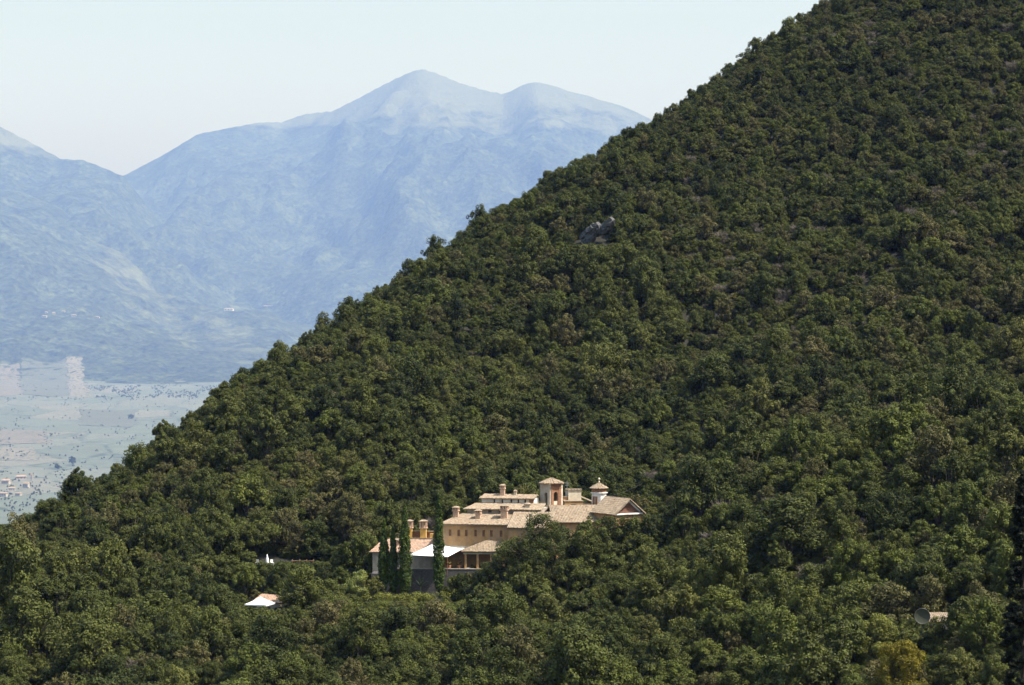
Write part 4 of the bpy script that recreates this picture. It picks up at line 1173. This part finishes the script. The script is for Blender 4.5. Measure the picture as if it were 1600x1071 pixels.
# the largest in view stand as individual trees
def score(s):
    x, y, z, k, sc, hs, rot, px, py = s
    pt = py - KINDS[k][3] * sc * hs / y * F
    if not (-10 < px < 1610 and pt < 1062 and py > 0) or k in K_BARE: return 0
    return KINDS[k][2] * sc / y
order = sorted(range(len(spec)), key=lambda i: -score(spec[i]))
N_IND = 268
ind = [i for i in order[:N_IND] if score(spec[i]) > 0]
used = set()
SZ = [(1.2, "large"), (.95, "medium-sized"), (0, "small")]
for i in ind:
    x, y, z, k, sc, hs, rot, px, py = spec[i]
    cm, tm, Rr, Hh, word = KINDS[k]
    mid = py - Hh * sc * hs * .6 / y * F
    word2 = next(w for t, w in SZ if sc >= t)
    lab = f"{word2} {word}, its crown {max(0, min(100, px / 16)):.1f}% across and {max(0, min(100, mid / 10.71)):.1f}% down the picture"
    nm = {"dense dark oak": "oak_tree", "fresh green tree": "green_tree", "greyish green oak": "grey_green_oak"}[word]
    tree_thing(nm, lab, "tree", x, y, cm, tm, (sc, sc, sc * hs), rot, "nearest trees of the wooded slope", z - .1)
rest = [s for i, s in enumerate(spec) if i not in set(ind)]

srcs = bpy.data.collections.new("tree_sources")      # meshes for the mass of the wood; not linked to the scene
src_objs = []
for i, (cm, tm, Rr, Hh, word) in enumerate(KINDS):
    o = bpy.data.objects.new("wood_%02d" % i, joined("wood_tree", [cm, tm])); srcs.objects.link(o); src_objs.append(o)

def scatter(name, pts, label, cat):
    me = bpy.data.meshes.new(name)
    me.from_pydata([p[:3] for p in pts], [], [])
    for an, tp, vals in (("kind_index", 'INT', [p[3] for p in pts]), ("turn", 'FLOAT', [p[5] for p in pts])):
        a = me.attributes.new(an, tp, 'POINT'); a.data.foreach_set("value", vals)
    a = me.attributes.new("size3", 'FLOAT_VECTOR', 'POINT'); a.data.foreach_set("vector", [c for p in pts for c in p[4]])
    o = bpy.data.objects.new(name, me); C.objects.link(o)
    ng = bpy.data.node_groups.new(name + "_nodes", 'GeometryNodeTree')
    ng.interface.new_socket("Geometry", in_out='INPUT', socket_type='NodeSocketGeometry')
    ng.interface.new_socket("Geometry", in_out='OUTPUT', socket_type='NodeSocketGeometry')
    gi = ng.nodes.new('NodeGroupInput'); go = ng.nodes.new('NodeGroupOutput')
    ci = ng.nodes.new('GeometryNodeCollectionInfo'); ci.inputs['Collection'].default_value = srcs
    ci.inputs['Separate Children'].default_value = True; ci.inputs['Reset Children'].default_value = True
    ip = ng.nodes.new('GeometryNodeInstanceOnPoints'); ip.inputs['Pick Instance'].default_value = True
    def named(nm, tp):
        n = ng.nodes.new('GeometryNodeInputNamedAttribute'); n.data_type = tp; n.inputs['Name'].default_value = nm
        return n.outputs['Attribute']
    cxyz = ng.nodes.new('ShaderNodeCombineXYZ')
    ng.links.new(named("turn", 'FLOAT'), cxyz.inputs['Z'])
    e2r = ng.nodes.new('FunctionNodeEulerToRotation'); ng.links.new(cxyz.outputs[0], e2r.inputs[0])
    m2p = ng.nodes.new('GeometryNodeMeshToPoints')
    ng.links.new(gi.outputs[0], m2p.inputs['Mesh'])
    ng.links.new(m2p.outputs[0], ip.inputs['Points']); ng.links.new(ci.outputs[0], ip.inputs['Instance'])
    ng.links.new(named("kind_index", 'INT'), ip.inputs['Instance Index'])
    ng.links.new(e2r.outputs[0], ip.inputs['Rotation']); ng.links.new(named("size3", 'FLOAT_VECTOR'), ip.inputs['Scale'])
    ng.links.new(ip.outputs[0], go.inputs[0])
    md = o.modifiers.new("scatter", 'NODES'); md.node_group = ng
    tag(o, label, cat, kind="stuff")
    return o
scatter("forest", [(s[0], s[1], s[2] - .1, s[3], (s[4], s[4], s[4] * s[5]), s[6]) for s in rest], "mass of evergreen oaks covering the steep hillside above the villa", "forest")
scatter("undergrowth", under, "low scrub filling the gaps between the oaks", "scrub")
print("trees", len(spec), "individual", len(ind), "rest", len(rest))

# ------------------------------------------------------------------ far things on the valley floor and the foothills
def hit(px, py, bvhs=None):
    d = P(px, py, 1.0).normalized(); best = None
    for b in (bvhs or (valley_bvh, spur_bvh, left_bvh, big_bvh)):
        h = b.ray_cast(Vector((0, 0, 0)) + d * 1500, d)
        if h[0] is not None and (best is None or h[3] < best[1]): best = (h[0], h[3])
    return best[0] if best else None
def ground_far(x, y):
    zs = []
    for b in (valley_bvh, spur_bvh, left_bvh):
        h = b.ray_cast(Vector((x, y, 12000)), Vector((0, 0, -1)))
        if h[0] is not None: zs.append(h[0].z)
    return max(zs) if zs else None

def field(name, quad, mat, n=64, lift=2.0):
    a, b, c, d = [hit(*p) for p in quad]
    if None in (a, b, c, d): print("field off ground", name); return
    vs = []; fs = []
    for j in range(n + 1):
        for i in range(n + 1):
            p = a.lerp(b, i / n).lerp(d.lerp(c, i / n), j / n)
            k1 = noise.noise_vector(Vector((p.x / 160, p.y / 160, 3.0))) * 46 + noise.noise_vector(Vector((p.x / 50, p.y / 50, 7.0))) * 16
            p = Vector((p.x + k1.x, p.y + k1.y * 2.2, p.z))
            z = ground_far(p.x, p.y)
            vs.append((p.x, p.y, (z if z is not None else p.z) + lift))
    for j in range(n):
        for i in range(n): fs.append((j * (n + 1) + i, j * (n + 1) + i + 1, (j + 1) * (n + 1) + i + 1, (j + 1) * (n + 1) + i))
    ed = [i for i in range(n + 1)] + [i * (n + 1) + n for i in range(1, n + 1)] + [n * (n + 1) + i for i in range(n - 1, -1, -1)] + [i * (n + 1) for i in range(n - 1, 0, -1)]
    k0 = len(vs); vs += [(vs[i][0], vs[i][1], vs[i][2] - 12) for i in ed]
    for i in range(len(ed)): j = (i + 1) % len(ed); fs.append((ed[j], ed[i], k0 + i, k0 + j))
    m = MB(); m.add(vs, fs); o = m.build(name, mat, fix=False); o["kind"] = "structure"
field("olive_field", [(110, 621), (139, 621), (128, 561), (104, 559)], M['grove'])
field("meadow_field", [(36, 618), (108, 620), (103, 560), (33, 560)], M['meadow'])
field("vineyard_field", [(-30, 620), (33, 618), (31, 568), (-20, 568)], M['rows'])
field("olive_field", [(-20, 720), (60, 720), (50, 700), (-20, 700)], M['grove'])
field("vineyard_field", [(-20, 695), (78, 693), (70, 676), (-20, 672)], M['rows'])
field("meadow_field", [(125, 665), (210, 668), (215, 640), (128, 640)], M['meadow'])

def house(name, label, px, py, wpx, hpx, rot, mat, roof, group, grp_cat="house"):
    q = hit(px, py)
    if q is None: print("no ground", px, py); return
    w = wpx / F * q.y; h = hpx / F * q.y; d = w * .7
    z = q.z - 2; f = frame(Vector((q.x - w / 2, q.y, z)), rot)
    t = thing(name, label, grp_cat, Vector((q.x, q.y, z)), group)
    m = MB(); m.box(f, 0, w, 0, d, 0, h + 2); m.build("wall", M[mat], t)
    rh = h * .38; e = w * .06
    m = MB(); m.add([f(-e, -e, h + 2), f(w + e, -e, h + 2), f(w + e, d + e, h + 2), f(-e, d + e, h + 2), f(w * .12, d / 2, h + 2 + rh), f(w * .88, d / 2, h + 2 + rh)],
                    [(0, 1, 5, 4), (2, 3, 4, 5), (1, 2, 5), (3, 0, 4), (3, 2, 1, 0)]); m.build("roof", M[roof], t)
    for i in range(3):
        u = w * (.2 + .3 * i); m = MB(); m.box(f, u - w * .05, u + w * .05, -.12, -.01, 2 + h * .35, 2 + h * .7); m.build("window", M['dark'], t)
H_ = [(8, 757, 12, 6, 10, "pale house nearest the left edge of the valley village"), (33, 750, 16, 5, -15, "long red-roofed house at the top of the valley village"),
      (40, 763, 9, 7, 20, "tall white house nearest the oak ridge in the valley village"), (18, 768, 10, 5, -8, "white house in the middle of the valley village"),
      (4, 776, 12, 5, 12, "low pale house at the bottom of the valley village"), (49, 752, 4, 9, 0, "narrow white tower-like house at the right of the valley village"),
      (28, 775, 9, 4, 25, "small pale house below the middle of the valley village")]
for px, py, w, h, rot, lb in H_: house("village_house", lb, px, py, w, h, rot, 'far_wall', 'tile_red' if px in (33, 8) else 'tile', "houses of the valley village")
H2 = [(69, 497, 7, 3, 10, "leftmost white farmhouse on the blue foothill"), (72, 490, 4, 2.4, 0, "small farmhouse just above the leftmost one on the foothill"), (84, 492, 5, 3, -10, "white farmhouse second from left on the foothill"), (99, 489, 5, 2.5, 15, "upper middle farmhouse on the foothill"),
      (115, 495, 8, 2.6, -6, "long pale farmhouse on the foothill"), (152, 498, 6, 2.5, 8, "rightmost farmhouse of the foothill row")]
for px, py, w, h, rot, lb in H2: house("farmhouse", lb, px, py, w, h, rot, 'far_wall', 'tile', "farmhouses across the foothill")
house("hill_villa", "lone pale villa above the valley where the foothill meets the wooded slope", 357, 486, 14, 3.2, 5, 'white_wall', 'tile', None, "house")
house("hill_barn", "pale low building at the foot of the big mountain, just above the wooded slope", 420, 480, 16, 2, -4, 'cream', 'tile', None, "barn")

def far_tree(label, px, py, wpx, hpx, seed, mat='wood_far'):
    q = hit(px, py); Rr = wpx / 2 / F * q.y; H = hpx / F * q.y
    c, r, t = oak_clumps(seed, Rr, H, H * .1, 60)
    cm = leaf_mesh("far_crown", c, r * 1.1, t, 40, Rr * .14, [M['oak']], seed=seed)
    tm = mesh_of(trunk_mb(seed, H, H * .12, Rr, Rr * .08), "far_trunk", M['bark'])
    tree_thing("lone_tree", label, "tree", q.x, q.y, cm, tm, (1, 1, 1), 0, None, q.z)
far_tree("lone dark conical tree standing in the pale valley above the village", 113, 727, 12, 16, 1)
far_tree("small dark tree left of the lone conical tree in the valley", 90, 733, 11, 8, 2)
far_tree("dark round tree in the valley above the middle fields", 205, 655, 10, 8, 3)

# hedgerow trees and scrub of the valley, woods on the foothill: too many and too far to count
pts = []
def far_pts(n, x0, x1, y0, y1, s0, s1, dens):
    k = 0
    while k < n:
        px, py = random.uniform(x0, x1), random.uniform(y0, y1)
        k += 1
        if noise.noise(Vector((px / 22, py / 9, 2.0))) < dens: continue
        q = hit(px, py)
        if q is None: continue
        s2 = random.uniform(s0, s1)
        pts.append((q.x, q.y, q.z - .5, random.choice(list(K_OAK)), (s2 * 1.6, s2 * 1.6, s2 * 1.35), random.uniform(0, 6.28)))
far_pts(3200, -60, 340, 622, 800, .4, 1.2, .12)
far_pts(150, -10, 120, 738, 800, .6, 1.2, -.2)
far_pts(700, 136, 345, 603, 622, .8, 1.7, -.12)
far_pts(200, -20, 345, 617, 626, .6, 1.3, -.05)
far_pts(160, -60, 330, 600, 612, .6, 1.3, -.1)
scatter("far_trees", pts, "hazy scattered trees and hedgerows over the far valley floor", "trees")

# ------------------------------------------------------------------ the air
hzm = bpy.data.materials.new("haze"); hzm.use_nodes = True
ht = hzm.node_tree; ht.nodes.remove(ht.nodes["Principled BSDF"])
pv = ht.nodes.new("ShaderNodeVolumePrincipled")
pv.inputs["Color"].default_value = (0.27, 0.44, 1.0, 1)
pv.inputs["Absorption Color"].default_value = (1, 1, 1, 1)
pv.inputs["Density"].default_value = 3.05e-5
pv.inputs["Anisotropy"].default_value = 0.0
ht.links.new(pv.outputs[0], ht.nodes["Material Output"].inputs["Volume"])
hm = MB(); hm.box(lambda u, v, w: Vector((u, v, w)), -28000, 28000, -4500, 48500, -1200, 5700)
ho = hm.build("haze", hzm); ho["kind"] = "stuff"; tag(ho, "pale blue summer haze filling the valley air", "haze")
